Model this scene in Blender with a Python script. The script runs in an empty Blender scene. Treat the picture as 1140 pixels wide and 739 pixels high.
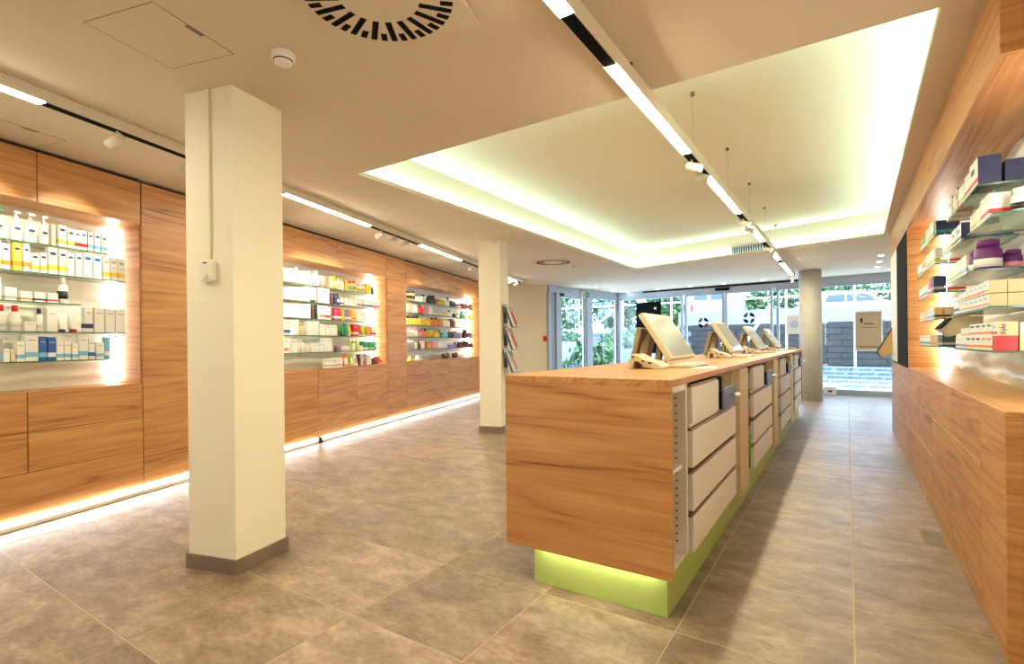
import bpy, bmesh, math, random
from mathutils import Vector, Matrix
random.seed(7)
sc = bpy.context.scene
COL = sc.collection
pi = math.pi

# ------------------------------------------------------------------ camera
F, VC, CX, EYE, ROLL, YAW = 574.0, 381.0, 570.0, 1.18, 0.010, math.radians(33.05)
fw = Vector((-math.sin(YAW), math.cos(YAW), 0)); R0 = Vector((math.cos(YAW), math.sin(YAW), 0)); ZZ = Vector((0, 0, 1))
rt = R0 * math.cos(ROLL) - ZZ * math.sin(ROLL); up = ZZ * math.cos(ROLL) + R0 * math.sin(ROLL)
CAM = Vector((0, 0, EYE))
cd = bpy.data.cameras.new('camera'); cam = bpy.data.objects.new('camera', cd); COL.objects.link(cam)
cd.sensor_width = 36.0; cd.lens = 36.0 * F / 1140.0; cd.shift_y = (VC - 369.5) / 1140.0; cd.clip_start = 0.05; cd.clip_end = 300
cam.matrix_world = Matrix(((rt.x, up.x, -fw.x, CAM.x), (rt.y, up.y, -fw.y, CAM.y), (rt.z, up.z, -fw.z, CAM.z), (0, 0, 0, 1)))
sc.camera = cam

# ------------------------------------------------------------------ world, exposure
SKY_STRENGTH = 21.0
STRIP, COVE, KICK, NICHE, SPOT, DOWN = 240.0, 84.0, 55.0, 40.0, 120.0, 60.0
w = bpy.data.worlds.new('sky'); sc.world = w; w.use_nodes = True
bg = w.node_tree.nodes['Background']; bg.inputs['Color'].default_value = (0.50, 0.73, 1.0, 1); bg.inputs['Strength'].default_value = SKY_STRENGTH
sc.view_settings.view_transform = 'Standard'; sc.view_settings.look = 'None'
sc.view_settings.exposure = -1.08; sc.view_settings.gamma = 1.0; sc.view_settings.use_curve_mapping = False

# ------------------------------------------------------------------ pixel helpers (1140x739 frame)
def ray(u, v): return fw + rt * ((u - CX) / F) + up * ((VC - v) / F)
def uz(u, v, z):
    d = ray(u, v); return CAM + d * ((z - EYE) / d.z)
def upl(u, v, p, dr):
    d = ray(u, v); n = Vector((-dr[1], dr[0], 0)); t = n.dot(Vector((p[0], p[1], 0)) - CAM) / n.dot(d); return CAM + d * t

# ------------------------------------------------------------------ materials
def lin(c):
    f = lambda x: x / 12.92 if x <= 0.04045 else ((x + 0.055) / 1.055) ** 2.4
    return tuple(f(x / 255.0) for x in c) + (1.0,)
MATS = {}
def mat(name, rgb, rough=0.5, metal=0.0, spec=0.5, emit=None, es=0.0, var=0.0, bump=0.0, bscale=40):
    if name in MATS: return MATS[name]
    m = bpy.data.materials.new(name); m.use_nodes = True; nt = m.node_tree; b = nt.nodes['Principled BSDF']
    b.inputs['Base Color'].default_value = lin(rgb); b.inputs['Roughness'].default_value = rough; b.inputs['Metallic'].default_value = metal
    b.inputs['Specular IOR Level'].default_value = spec
    if emit: b.inputs['Emission Color'].default_value = tuple(emit) + (1,); b.inputs['Emission Strength'].default_value = es
    if var or bump:
        tc = nt.nodes.new('ShaderNodeTexCoord'); no = nt.nodes.new('ShaderNodeTexNoise'); no.inputs['Scale'].default_value = bscale; no.inputs['Detail'].default_value = 5
        nt.links.new(tc.outputs['Object'], no.inputs['Vector'])
        if var:
            r = nt.nodes.new('ShaderNodeValToRGB'); c = lin(rgb)
            r.color_ramp.elements[0].color = tuple(max(0, x * (1 - var)) for x in c[:3]) + (1,); r.color_ramp.elements[1].color = tuple(min(1, x * (1 + var)) for x in c[:3]) + (1,)
            r.color_ramp.elements[0].position = .3; r.color_ramp.elements[1].position = .7
            nt.links.new(no.outputs['Fac'], r.inputs['Fac']); nt.links.new(r.outputs['Color'], b.inputs['Base Color'])
        if bump:
            bp = nt.nodes.new('ShaderNodeBump'); bp.inputs['Strength'].default_value = bump; bp.inputs['Distance'].default_value = 0.01
            nt.links.new(no.outputs['Fac'], bp.inputs['Height']); nt.links.new(bp.outputs['Normal'], b.inputs['Normal'])
    MATS[name] = m; return m
def emis(name, rgb, s):
    if name in MATS: return MATS[name]
    m = bpy.data.materials.new(name); m.use_nodes = True; nt = m.node_tree; nt.nodes.clear()
    e = nt.nodes.new('ShaderNodeEmission'); e.inputs['Color'].default_value = tuple(rgb) + (1,); e.inputs['Strength'].default_value = s
    o = nt.nodes.new('ShaderNodeOutputMaterial'); nt.links.new(e.outputs[0], o.inputs['Surface']); MATS[name] = m; return m
def thin_glass(name, tint, refl=0.08, haze=0.0, hazec=(1, 1, 1)):
    m = bpy.data.materials.new(name); m.use_nodes = True; nt = m.node_tree; nt.nodes.clear()
    t = nt.nodes.new('ShaderNodeBsdfTransparent'); t.inputs['Color'].default_value = tuple(tint) + (1,)
    g = nt.nodes.new('ShaderNodeBsdfGlossy'); g.inputs['Roughness'].default_value = 0.02
    fr = nt.nodes.new('ShaderNodeFresnel'); ge = nt.nodes.new('ShaderNodeNewGeometry'); mr = nt.nodes.new('ShaderNodeMapRange')
    mr.inputs['To Min'].default_value = 1.35; mr.inputs['To Max'].default_value = 1 / 1.35   # a thin sheet: the back face reflects like the front
    nt.links.new(ge.outputs['Backfacing'], mr.inputs['Value']); nt.links.new(mr.outputs[0], fr.inputs['IOR'])
    mx = nt.nodes.new('ShaderNodeMixShader'); nt.links.new(fr.outputs[0], mx.inputs[0]); nt.links.new(t.outputs[0], mx.inputs[1]); nt.links.new(g.outputs[0], mx.inputs[2])
    out = mx
    if haze:
        d = nt.nodes.new('ShaderNodeBsdfTranslucent'); d.inputs['Color'].default_value = tuple(hazec) + (1,)
        df = nt.nodes.new('ShaderNodeBsdfDiffuse'); df.inputs['Color'].default_value = tuple(hazec) + (1,)
        a = nt.nodes.new('ShaderNodeMixShader'); a.inputs[0].default_value = .4; nt.links.new(d.outputs[0], a.inputs[1]); nt.links.new(df.outputs[0], a.inputs[2])
        m2 = nt.nodes.new('ShaderNodeMixShader'); m2.inputs[0].default_value = haze
        nt.links.new(mx.outputs[0], m2.inputs[1]); nt.links.new(a.outputs[0], m2.inputs[2]); out = m2
    o = nt.nodes.new('ShaderNodeOutputMaterial'); nt.links.new(out.outputs[0], o.inputs['Surface']); MATS[name] = m; return m

def wood(name, light, mid, dark, rough=0.42):
    m = bpy.data.materials.new(name); m.use_nodes = True; nt = m.node_tree; b = nt.nodes['Principled BSDF']; N = nt.nodes.new; L = nt.links.new
    tc = N('ShaderNodeTexCoord'); oi = N('ShaderNodeObjectInfo'); mul = N('ShaderNodeVectorMath'); mul.operation = 'SCALE'
    cmb = N('ShaderNodeCombineXYZ'); L(oi.outputs['Random'], cmb.inputs[0]); L(oi.outputs['Random'], cmb.inputs[1]); L(oi.outputs['Random'], cmb.inputs[2])
    L(cmb.outputs[0], mul.inputs[0]); mul.inputs['Scale'].default_value = 37.0
    add = N('ShaderNodeVectorMath'); L(tc.outputs['Object'], add.inputs[0]); L(mul.outputs[0], add.inputs[1])
    mp = N('ShaderNodeMapping'); mp.inputs['Scale'].default_value = (0.20, 3.4, 3.4); L(add.outputs[0], mp.inputs['Vector'])
    n1 = N('ShaderNodeTexNoise'); n1.inputs['Scale'].default_value = 1.5; n1.inputs['Detail'].default_value = 3; n1.inputs['Roughness'].default_value = .45; n1.inputs['Distortion'].default_value = .15; L(mp.outputs[0], n1.inputs['Vector'])
    mm = N('ShaderNodeMath'); mm.operation = 'MULTIPLY'; mm.inputs[1].default_value = 22.0; L(n1.outputs['Fac'], mm.inputs[0])
    pp = N('ShaderNodeMath'); pp.operation = 'PINGPONG'; pp.inputs[1].default_value = 1.0; L(mm.outputs[0], pp.inputs[0])
    mp2 = N('ShaderNodeMapping'); mp2.inputs['Scale'].default_value = (1.6, 60, 60); L(add.outputs[0], mp2.inputs['Vector'])
    n2 = N('ShaderNodeTexNoise'); n2.inputs['Scale'].default_value = 1.6; n2.inputs['Detail'].default_value = 4; L(mp2.outputs[0], n2.inputs['Vector'])
    mp3 = N('ShaderNodeMapping'); mp3.inputs['Scale'].default_value = (0.5, 6, 6); L(add.outputs[0], mp3.inputs['Vector'])
    n3 = N('ShaderNodeTexNoise'); n3.inputs['Scale'].default_value = 1.3; n3.inputs['Detail'].default_value = 2; L(mp3.outputs[0], n3.inputs['Vector'])
    r = N('ShaderNodeValToRGB'); cr = r.color_ramp; cr.elements[0].position = 0.02; cr.elements[0].color = lin(dark); cr.elements[1].position = .95; cr.elements[1].color = lin(light)
    e = cr.elements.new(.32); e.color = lin(mid)
    ad = N('ShaderNodeMath'); ad.operation = 'MULTIPLY_ADD'; ad.inputs[1].default_value = .42; L(pp.outputs[0], ad.inputs[0])
    s2 = N('ShaderNodeMath'); s2.operation = 'MULTIPLY'; s2.inputs[1].default_value = .75; L(n2.outputs['Fac'], s2.inputs[0])
    a2 = N('ShaderNodeMath'); a2.operation = 'MULTIPLY_ADD'; a2.inputs[1].default_value = .9; L(n3.outputs['Fac'], a2.inputs[0]); L(s2.outputs[0], a2.inputs[2])
    s3 = N('ShaderNodeMath'); s3.operation = 'SUBTRACT'; s3.inputs[1].default_value = .52; L(a2.outputs[0], s3.inputs[0]); L(s3.outputs[0], ad.inputs[2])
    L(ad.outputs[0], r.inputs['Fac']); L(r.outputs['Color'], b.inputs['Base Color']); b.inputs['Roughness'].default_value = rough
    bp = N('ShaderNodeBump'); bp.inputs['Strength'].default_value = .12; bp.inputs['Distance'].default_value = .002; L(n2.outputs['Fac'], bp.inputs['Height']); L(bp.outputs[0], b.inputs['Normal'])
    MATS[name] = m; return m

def slate(name, c1, c2, c3):
    m = bpy.data.materials.new(name); m.use_nodes = True; nt = m.node_tree; b = nt.nodes['Principled BSDF']; N = nt.nodes.new; L = nt.links.new
    tc = N('ShaderNodeTexCoord'); oi = N('ShaderNodeObjectInfo'); cmb = N('ShaderNodeCombineXYZ'); L(oi.outputs['Random'], cmb.inputs[0]); L(oi.outputs['Random'], cmb.inputs[1])
    sc_ = N('ShaderNodeVectorMath'); sc_.operation = 'SCALE'; sc_.inputs['Scale'].default_value = 53.0; L(cmb.outputs[0], sc_.inputs[0])
    add = N('ShaderNodeVectorMath'); L(tc.outputs['Object'], add.inputs[0]); L(sc_.outputs[0], add.inputs[1])
    mp = N('ShaderNodeMapping'); mp.inputs['Scale'].default_value = (1.0, 1.7, 1); mp.inputs['Rotation'].default_value = (0, 0, .5); L(add.outputs[0], mp.inputs[0])
    n = N('ShaderNodeTexNoise'); n.inputs['Scale'].default_value = 4.0; n.inputs['Detail'].default_value = 10; n.inputs['Roughness'].default_value = .68; n.inputs['Distortion'].default_value = .25; L(mp.outputs[0], n.inputs['Vector'])
    f = N('ShaderNodeTexNoise'); f.inputs['Scale'].default_value = 26; f.inputs['Detail'].default_value = 6; L(mp.outputs[0], f.inputs['Vector'])
    r = N('ShaderNodeValToRGB'); cr = r.color_ramp; cr.elements[0].position = .3; cr.elements[0].color = lin(c1); cr.elements[1].position = .72; cr.elements[1].color = lin(c3); e = cr.elements.new(.5); e.color = lin(c2)
    fm = N('ShaderNodeMath'); fm.operation = 'MULTIPLY_ADD'; fm.inputs[1].default_value = .38; L(f.outputs['Fac'], fm.inputs[0]); fs_ = N('ShaderNodeMath'); fs_.operation = 'SUBTRACT'; fs_.inputs[1].default_value = .19; L(n.outputs['Fac'], fs_.inputs[0]); L(fs_.outputs[0], fm.inputs[2]); L(fm.outputs[0], r.inputs['Fac'])
    hsv = N('ShaderNodeHueSaturation'); mr = N('ShaderNodeMapRange'); mr.inputs['To Min'].default_value = .86; mr.inputs['To Max'].default_value = 1.14; L(oi.outputs['Random'], mr.inputs['Value']); L(mr.outputs[0], hsv.inputs['Value']); L(r.outputs['Color'], hsv.inputs['Color'])
    L(hsv.outputs[0], b.inputs['Base Color']); b.inputs['Roughness'].default_value = .36
    ad = N('ShaderNodeMath'); ad.operation = 'MULTIPLY_ADD'; ad.inputs[1].default_value = .35; L(f.outputs['Fac'], ad.inputs[0]); L(n.outputs['Fac'], ad.inputs[2])
    bp = N('ShaderNodeBump'); bp.inputs['Strength'].default_value = .7; bp.inputs['Distance'].default_value = .014; L(ad.outputs[0], bp.inputs['Height']); L(bp.outputs[0], b.inputs['Normal'])
    MATS[name] = m; return m

W_OAK = wood('honey_oak', (211, 157, 98), (184, 124, 70), (106, 60, 30))
M_SLATE = slate('slate_tile', (114, 93, 75), (148, 125, 104), (182, 160, 137))
M_GROUT = mat('grout', (196, 176, 146), .9)
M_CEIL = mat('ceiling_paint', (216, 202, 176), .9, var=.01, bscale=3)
M_WALL = mat('wall_paint', (240, 228, 206), .9)
M_COL = mat('column_paint', (250, 243, 220), .85, bump=.05, bscale=120)
M_WHITE = mat('white_laminate', (246, 240, 228), .45)
M_CREAM = mat('cream_plastic', (218, 200, 164), .4)
M_LIME = mat('lime_paint', (180, 200, 108), .5)
M_BLACK = mat('black_plastic', (14, 13, 14), .85, spec=.08)
M_DARK = mat('shadow_gap', (58, 46, 36), .8)
M_ALU = mat('aluminium', (186, 186, 184), .35, .8)
M_FRAME = mat('grey_window_frame', (172, 180, 190), .45)
M_SKIRT = mat('slate_skirting', (128, 112, 94), .5, var=.15, bscale=8)
M_CONC = mat('smooth_concrete', (196, 190, 178), .75, var=.08, bscale=5, bump=.1)
M_STRIP = emis('light_strip_diffuser', (1.0, .91, .63), STRIP)
M_COVE = emis('cove_light', (.55, .90, 1.0), COVE)
M_KICK = emis('floor_light', (1.0, .97, .92), KICK)
M_NICHE = emis('niche_light', (1.0, .95, .88), NICHE)
M_NICHE2 = emis('niche_light_bright', (1.0, .95, .88), NICHE * 3.6)
M_DOWN = emis('downlight_lens', (1, .97, .92), DOWN)
M_LENS = emis('spot_lens', (1, .93, .8), 40.0)
M_WAVE = mat('wavy_white_panel', (242, 236, 226), .35)
M_GLASS = thin_glass('clear_pane', (.99, .995, 1.0))
M_SHELF = thin_glass('glass_shelf', (.86, .95, .90))
M_EDGE = mat('glass_green_edge', (60, 110, 88), .15)
M_FILM = thin_glass('frosted_film', (1, 1, 1), haze=.6, hazec=(.52, .60, .68))
M_SPOT = mat('spot_housing', (232, 222, 200), .45)

# ------------------------------------------------------------------ mesh building
class MB:
    def __init__(s): s.bm = bmesh.new(); s.mats = []
    def mi(s, m):
        if m not in s.mats: s.mats.append(m)
        return s.mats.index(m)
    def quadbox(s, c, m):
        vs = [s.bm.verts.new(p) for p in c]; k = s.mi(m)
        for f in ((0, 3, 2, 1), (4, 5, 6, 7), (0, 1, 5, 4), (1, 2, 6, 5), (2, 3, 7, 6), (3, 0, 4, 7)):
            fc = s.bm.faces.new([vs[i] for i in f]); fc.material_index = k
        return s
    def box(s, x0, x1, y0, y1, z0, z1, m):
        return s.quadbox([(x0, y0, z0), (x1, y0, z0), (x1, y1, z0), (x0, y1, z0), (x0, y0, z1), (x1, y0, z1), (x1, y1, z1), (x0, y1, z1)], m)
    def bar(s, p, q, a, b, m, ref=(0, 0, 1)):
        p, q = Vector(p), Vector(q); d = (q - p).normalized(); x = d.cross(Vector(ref))
        if x.length < 1e-3: x = d.cross(Vector((1, 0, 0)))
        x.normalize(); y = d.cross(x); x *= a / 2; y *= b / 2
        return s.quadbox([p - x - y, p + x - y, p + x + y, p - x + y, q - x - y, q + x - y, q + x + y, q - x + y], m)
    def tube(s, p, q, r, m, n=12, r2=None):
        p, q = Vector(p), Vector(q); r2 = r if r2 is None else r2; d = (q - p).normalized(); x = d.cross(ZZ)
        if x.length < 1e-3: x = Vector((1, 0, 0))
        x.normalize(); y = d.cross(x); k = s.mi(m)
        A = [s.bm.verts.new(p + (x * math.cos(2 * pi * i / n) + y * math.sin(2 * pi * i / n)) * r) for i in range(n)]
        B = [s.bm.verts.new(q + (x * math.cos(2 * pi * i / n) + y * math.sin(2 * pi * i / n)) * r2) for i in range(n)]
        for i in range(n):
            f = s.bm.faces.new((A[i], A[(i + 1) % n], B[(i + 1) % n], B[i])); f.material_index = k; f.smooth = True
        f = s.bm.faces.new(A[::-1]); f.material_index = k; f = s.bm.faces.new(B); f.material_index = k
        return s
    def lathe(s, prof, m, n=14, c=(0, 0, 0), sx=1.0, sy=1.0):
        k = s.mi(m); rings = []
        for (r, z) in prof: rings.append([s.bm.verts.new((c[0] + r * sx * math.cos(2 * pi * i / n), c[1] + r * sy * math.sin(2 * pi * i / n), c[2] + z)) for i in range(n)])
        for a, b in zip(rings, rings[1:]):
            for i in range(n):
                f = s.bm.faces.new((a[i], a[(i + 1) % n], b[(i + 1) % n], b[i])); f.material_index = k; f.smooth = True
        f = s.bm.faces.new(rings[0][::-1]); f.material_index = k; f = s.bm.faces.new(rings[-1]); f.material_index = k
        return s
    def prism(s, poly, lo, hi, m, axis='y'):
        """poly: (a,b) pairs; axis y -> (x,z) extruded along y; z -> (x,y) extruded along z; x -> (y,z)"""
        def P(a, b, t): return {'y': (a, t, b), 'z': (a, b, t), 'x': (t, a, b)}[axis]
        k = s.mi(m); A = [s.bm.verts.new(P(a, b, lo)) for a, b in poly]; B = [s.bm.verts.new(P(a, b, hi)) for a, b in poly]; n = len(poly)
        fs = [s.bm.faces.new(A), s.bm.faces.new(B[::-1])] + [s.bm.faces.new((A[i], B[i], B[(i + 1) % n], A[(i + 1) % n])) for i in range(n)]
        for f in fs: f.material_index = k
        return s
    def face(s, pts, m):
        f = s.bm.faces.new([s.bm.verts.new(p) for p in pts]); f.material_index = s.mi(m); return s
    def mesh(s, name, bevel=0.0, seg=1):
        bm = s.bm
        bmesh.ops.recalc_face_normals(bm, faces=bm.faces[:])
        if bevel: bmesh.ops.bevel(bm, geom=bm.edges[:], offset=bevel, segments=seg, affect='EDGES', profile=.5)
        me = bpy.data.meshes.new(name); bm.to_mesh(me); bm.free()
        for m in s.mats: me.materials.append(m)
        return me
    def build(s, name, parent=None, loc=(0, 0, 0), rz=0.0, bevel=0.0, seg=1, **tg):
        return link(name, s.mesh(name, bevel, seg), parent, loc, rz, **tg)
def link(name, me, parent=None, loc=(0, 0, 0), rz=0.0, label=None, cat=None, group=None, kind=None):
    o = bpy.data.objects.new(name, me); COL.objects.link(o); o.location = loc; o.rotation_euler = (0, 0, rz)
    if parent: o.parent = parent
    if label: o['label'] = label
    if cat: o['category'] = cat
    if group: o['group'] = group
    if kind: o['kind'] = kind
    return o
def thing(name, label, cat, loc=(0, 0, 0), rz=0.0, group=None): return link(name, None, None, loc, rz, label, cat, group)
def struct(name, loc=(0, 0, 0), rz=0.0): return link(name, None, None, loc, rz, kind='structure')
PC = {}
def piece(name, parent, x0, x1, y0, y1, z0, z1, m, bevel=.0015, swap=False, **tg):
    """box piece with its own origin at its centre (local x = long axis for the grain); mesh data shared by size"""
    d = (round(x1 - x0, 4), round(y1 - y0, 4), round(z1 - z0, 4)); key = (name, d, m.name, swap, bevel)
    if key not in PC:
        a, b_, c = (d[1], d[0], d[2]) if swap else d
        PC[key] = MB().box(-a / 2, a / 2, -b_ / 2, b_ / 2, -c / 2, c / 2, m).mesh(name, bevel)
    return link(name, PC[key], parent, ((x0 + x1) / 2, (y0 + y1) / 2, (z0 + z1) / 2), pi / 2 if swap else 0, **tg)

CZ = 2.52
# left wall frame
SCL = .978
LP = Vector((-4.611 * SCL, 1.002 * SCL, 0)); LD = Vector((-0.2675, 0.9636, 0)).normalized(); LN = Vector((-LD.y, LD.x, 0)); LRZ = math.atan2(LD.y, LD.x)
def Lw(u, v, t=0.0):
    p = upl(u, v, LP + LN * t, LD); return (p - LP).dot(LD), p.z
def Lpt(s, t, z=0): return LP + LD * s + LN * t + ZZ * z
A_ = Vector((-5.42, 13.75, 0)); B_ = Vector((.77, 12.95, 0)); FD = (B_ - A_).normalized(); FRZ = math.atan2(FD.y, FD.x)
D0 = Vector((-5.94, 10.675, 0)); DD = (A_ - D0).normalized(); DRZ = math.atan2(DD.y, DD.x); DLEN = (A_ - D0).length
BY = -6.0          # wall behind the camera
XR = .77           # face of the right wall
L_END = 9.05       # s where the left wall meets the end wall
EW0 = Lpt(L_END, 0); EW1 = D0.copy()
FEND = A_ + FD * 7.2
# ------------------------------------------------------------------ floor: slate tiles
floor = struct('floor')
OUT = [(2.2, BY - .2), (2.2, 12.85), (-5.48, 13.86), (-6.06, 10.62), (-8.8, 9.35), (-8.8, BY - .2)]
MB().prism(OUT, -.12, -.0015, M_GROUT, 'z').build('grout_bed', floor)
TS = .610; tx0 = .0127; ty0 = 2.715
def inside(x, y):
    p = Vector((x, y, 0))
    return (p - LP).dot(LN) < .5 and x < 1.4 and (p - A_).dot(Vector((-FD.y, FD.x, 0))) < .35 and not ((p - D0).dot(Vector((-DD.y, DD.x, 0))) > .4 and y > 10.3)
tile_me = MB().box(-TS / 2 + .003, TS / 2 - .003, -TS / 2 + .003, TS / 2 - .003, -.012, 0, M_SLATE).mesh('tile', .0012)
rest = MB(); nt_ = 0
for i in range(-13, 3):
    for j in range(-14, 20):
        x, y = tx0 + (i + .5) * TS, ty0 + (j + .5) * TS
        if not inside(x, y) or y < BY + .2: continue
        c = Vector((x, y, 0)); zc = c.dot(fw); xc = c.dot(R0)
        if zc > .9 and abs(xc) < zc * 1.05 + .6 and y < 12.2 and nt_ < 298 and not (-1.1 > x > -1.3 and y > 9):
            link('tile', tile_me, floor, (x, y, 0)); nt_ += 1
        else:
            rest.box(x - TS / 2 + .003, x + TS / 2 - .003, y - TS / 2 + .003, y + TS / 2 - .003, -.012, 0, M_SLATE)
rest.build('outer_tile', floor, kind='stuff')

# ------------------------------------------------------------------ ceiling with raised cove
ceil = struct('ceiling')
QA, QB, QC, QD = (-3.235, 2.758), (.327, 2.705), (.405, 8.25), (-3.324, 9.36)
def ringslab(inner, outer, z0, z1, m, name):
    b = MB(); k = b.mi(m); bm = b.bm
    for z in (z0, z1):
        es = []
        for q in (inner, outer):
            vs = [bm.verts.new((x, y, z)) for x, y in q]; es += [bm.edges.new((vs[i], vs[(i + 1) % len(vs)])) for i in range(len(vs))]
        bmesh.ops.triangle_fill(bm, edges=es, use_beauty=True)
    for q in (inner, outer):
        for i in range(len(q)):
            (x0, y0), (x1, y1) = q[i], q[(i + 1) % len(q)]; b.face([(x0, y0, z0), (x1, y1, z0), (x1, y1, z1), (x0, y0, z1)], m)
    bmesh.ops.remove_doubles(bm, verts=bm.verts[:], dist=1e-5)
    return b.build(name, ceil)
QI = [QA, QB, QC, QD]
def offs(q, d):
    c = Vector((sum(p[0] for p in q) / 4, sum(p[1] for p in q) / 4)); r = []
    for i in range(4):
        p0, p1, p2 = Vector(q[i - 1]), Vector(q[i]), Vector(q[(i + 1) % 4]); e1 = (p1 - p0).normalized(); e2 = (p2 - p1).normalized()
        n1 = Vector((e1.y, -e1.x)); n2 = Vector((e2.y, -e2.x)); b = (n1 + n2); b = b / max(.2, (1 + n1.dot(n2)))
        r.append(tuple(p1 + b * d))
    return r
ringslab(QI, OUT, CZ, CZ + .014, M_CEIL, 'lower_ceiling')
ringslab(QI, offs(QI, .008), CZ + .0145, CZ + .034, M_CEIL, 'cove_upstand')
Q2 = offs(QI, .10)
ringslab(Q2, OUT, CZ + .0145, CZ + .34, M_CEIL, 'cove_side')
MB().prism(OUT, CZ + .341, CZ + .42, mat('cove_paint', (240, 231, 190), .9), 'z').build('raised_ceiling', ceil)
Q1 = offs(QI, .055)
for i in range(4):
    a, b = Vector(Q1[i] + (CZ + .024,)), Vector(Q1[(i + 1) % 4] + (CZ + .024,)); d = (b - a).normalized() * .05
    MB().bar(a + d, b - d, .03, .014, M_COVE).build('cove_light_strip', ceil)
# slot grille on the far cove face
g = thing('ventilation_grille', 'small slotted air grille on the far face of the raised ceiling cove', 'vent')
p0 = Vector(Q2[3]); p1 = Vector(Q2[2]); dv = (p1 - p0).normalized(); gz = CZ + .09
cc = upl(834, 279, (p0.x, p0.y), (dv.x, dv.y)); grz = math.atan2(dv.y, dv.x); g.location = (cc.x, cc.y, cc.z + .03); g.rotation_euler = (0, 0, grz)
fr = MB(); fr.box(-.28, .28, -.012, .0, -.065, -.05, M_ALU).box(-.28, .28, -.012, 0, .05, .065, M_ALU).box(-.28, -.265, -.012, 0, -.05, .05, M_ALU).box(.265, .28, -.012, 0, -.05, .05, M_ALU); fr.build('frame', g)
MB().box(-.265, .265, -.004, 0, -.05, .05, M_BLACK).build('backing', g)
for k in range(14): piece('slat', g, -.255 + k * .038, -.239 + k * .038, -.012, -.004, -.05, .05, M_ALU, 0)

# ------------------------------------------------------------------ walls
def wallbox(name, p, q, z0, z1, th, m, side=1):
    """wall whose visible face runs p->q; thickness on the left (+1) or right (-1) of p->q"""
    p, q = Vector(p), Vector(q); L_ = (q - p).length; o = struct(name, (p.x, p.y, 0), math.atan2((q - p).y, (q - p).x))
    MB().box(0, L_, 0 if side > 0 else -th, th if side > 0 else 0, z0, z1, m).build('plaster', o); return o
wl = wallbox('wall_left', Lpt(-3.6, .36), Lpt(L_END + .3, .36), 0, CZ, .15, M_WALL, 1)
wallbox('wall_end', Lpt(L_END, .5), EW1, 0, CZ, .15, M_WALL, 1)
wallbox('wall_right', (XR, BY, 0), (XR, 8.16, 0), 0, CZ, .15, M_WALL, -1)
wallbox('wall_far_right', (1.35, 8.16, 0), (1.35, 13.2, 0), 0, CZ, .12, M_WALL, -1)
wallbox('wall_return', (XR, 8.16, 0), (1.5, 8.16, 0), 0, CZ, .1, M_WALL, -1)
wallbox('wall_back', (-6, BY, 0), (XR + .15, BY, 0), 0, CZ, .15, M_WALL, -1)
ed = EW1 - EW0; bb = struct('baseboard_end', (EW0.x, EW0.y, 0), math.atan2(ed.y, ed.x)); piece('skirting', bb, .05, ed.length, -.012, 0, 0, .08, M_SKIRT)

# ------------------------------------------------------------------ columns
def square_column(name, label, pts, zt):
    """pts: left, near and right plan corners of the two visible faces"""
    l, n, r = [Vector(p) for p in pts]; f = l + (r - n)
    o = thing(name, label, 'column', (n.x, n.y, 0), math.atan2((n - l).y, (n - l).x)); R = Matrix.Rotation(-o.rotation_euler.z, 2)
    q = [R @ (Vector((p.x, p.y)) - Vector((n.x, n.y))) for p in (l, n, r, f)]
    MB().prism([tuple(p) for p in q], .0, CZ, M_COL, 'z').build('shaft', o)
    # slate skirting on the four sides, each its own slab
    c = sum(q, Vector((0, 0))) / 4
    for i in range(4):
        a, b = q[i], q[(i + 1) % 4]; d = (b - a).normalized(); nn = Vector((d.y, -d.x))
        if nn.dot((a + b) / 2 - c) < 0: nn = -nn
        a2, b2 = a - d * .011, b + d * .011
        MB().prism([tuple(a2 + nn * .001), tuple(b2 + nn * .001), tuple(b2 + nn * .012), tuple(a2 + nn * .012)], .001, zt, M_SKIRT, 'z').build('skirting', o)
    return o, q
c1, q1 = square_column('column', 'cream square column with a thermostat, standing nearest the camera', [(-2.95, 1.360), (-2.645, 1.443), (-2.712, 1.766)], .075)
# conduit + thermostat on its front-left face
cw = upl(234, 300, (-2.95, 1.360), (.305, .083)); R1 = Matrix.Rotation(-c1.rotation_euler.z, 3, 'Z'); lc = R1 @ (cw - c1.location)
MB().box(lc.x - .011, lc.x + .011, -.012, -.0005, cw.z + .02, CZ, M_COL).build('cable_duct', c1, bevel=.002)
th = thing('thermostat', 'small white wall thermostat with a dial on the near cream column', 'thermostat', tuple(c1.matrix_world @ Vector((0, 0, 0)))[:2] + (0,), c1.rotation_euler.z)
th.location = c1.location
MB().box(lc.x - .042, lc.x + .042, -.03, -.0005, cw.z - .062, cw.z + .045, M_WHITE).build('housing', th, bevel=.006, seg=2)
MB().tube((lc.x - .006, -.03, cw.z - .032), (lc.x - .006, -.042, cw.z - .032), .019, M_WHITE, 16).build('dial', th)
MB().box(lc.x - .015, lc.x + .01, -.032, -.0295, cw.z + .028, cw.z + .034, M_DARK).build('scale', th)
c2, q2 = square_column('column', 'cream square column beside the far end of the wood shelving', [(-4.06, 5.45), (-3.772, 5.53), (-3.862, 5.855)], .085)
rc = thing('round_column', 'pale concrete round column at the far end of the counter', 'column', (-.60, 11.55, 0))
MB().lathe([(.195, 0), (.195, CZ)], M_CONC, 40).build('shaft', rc)

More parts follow.
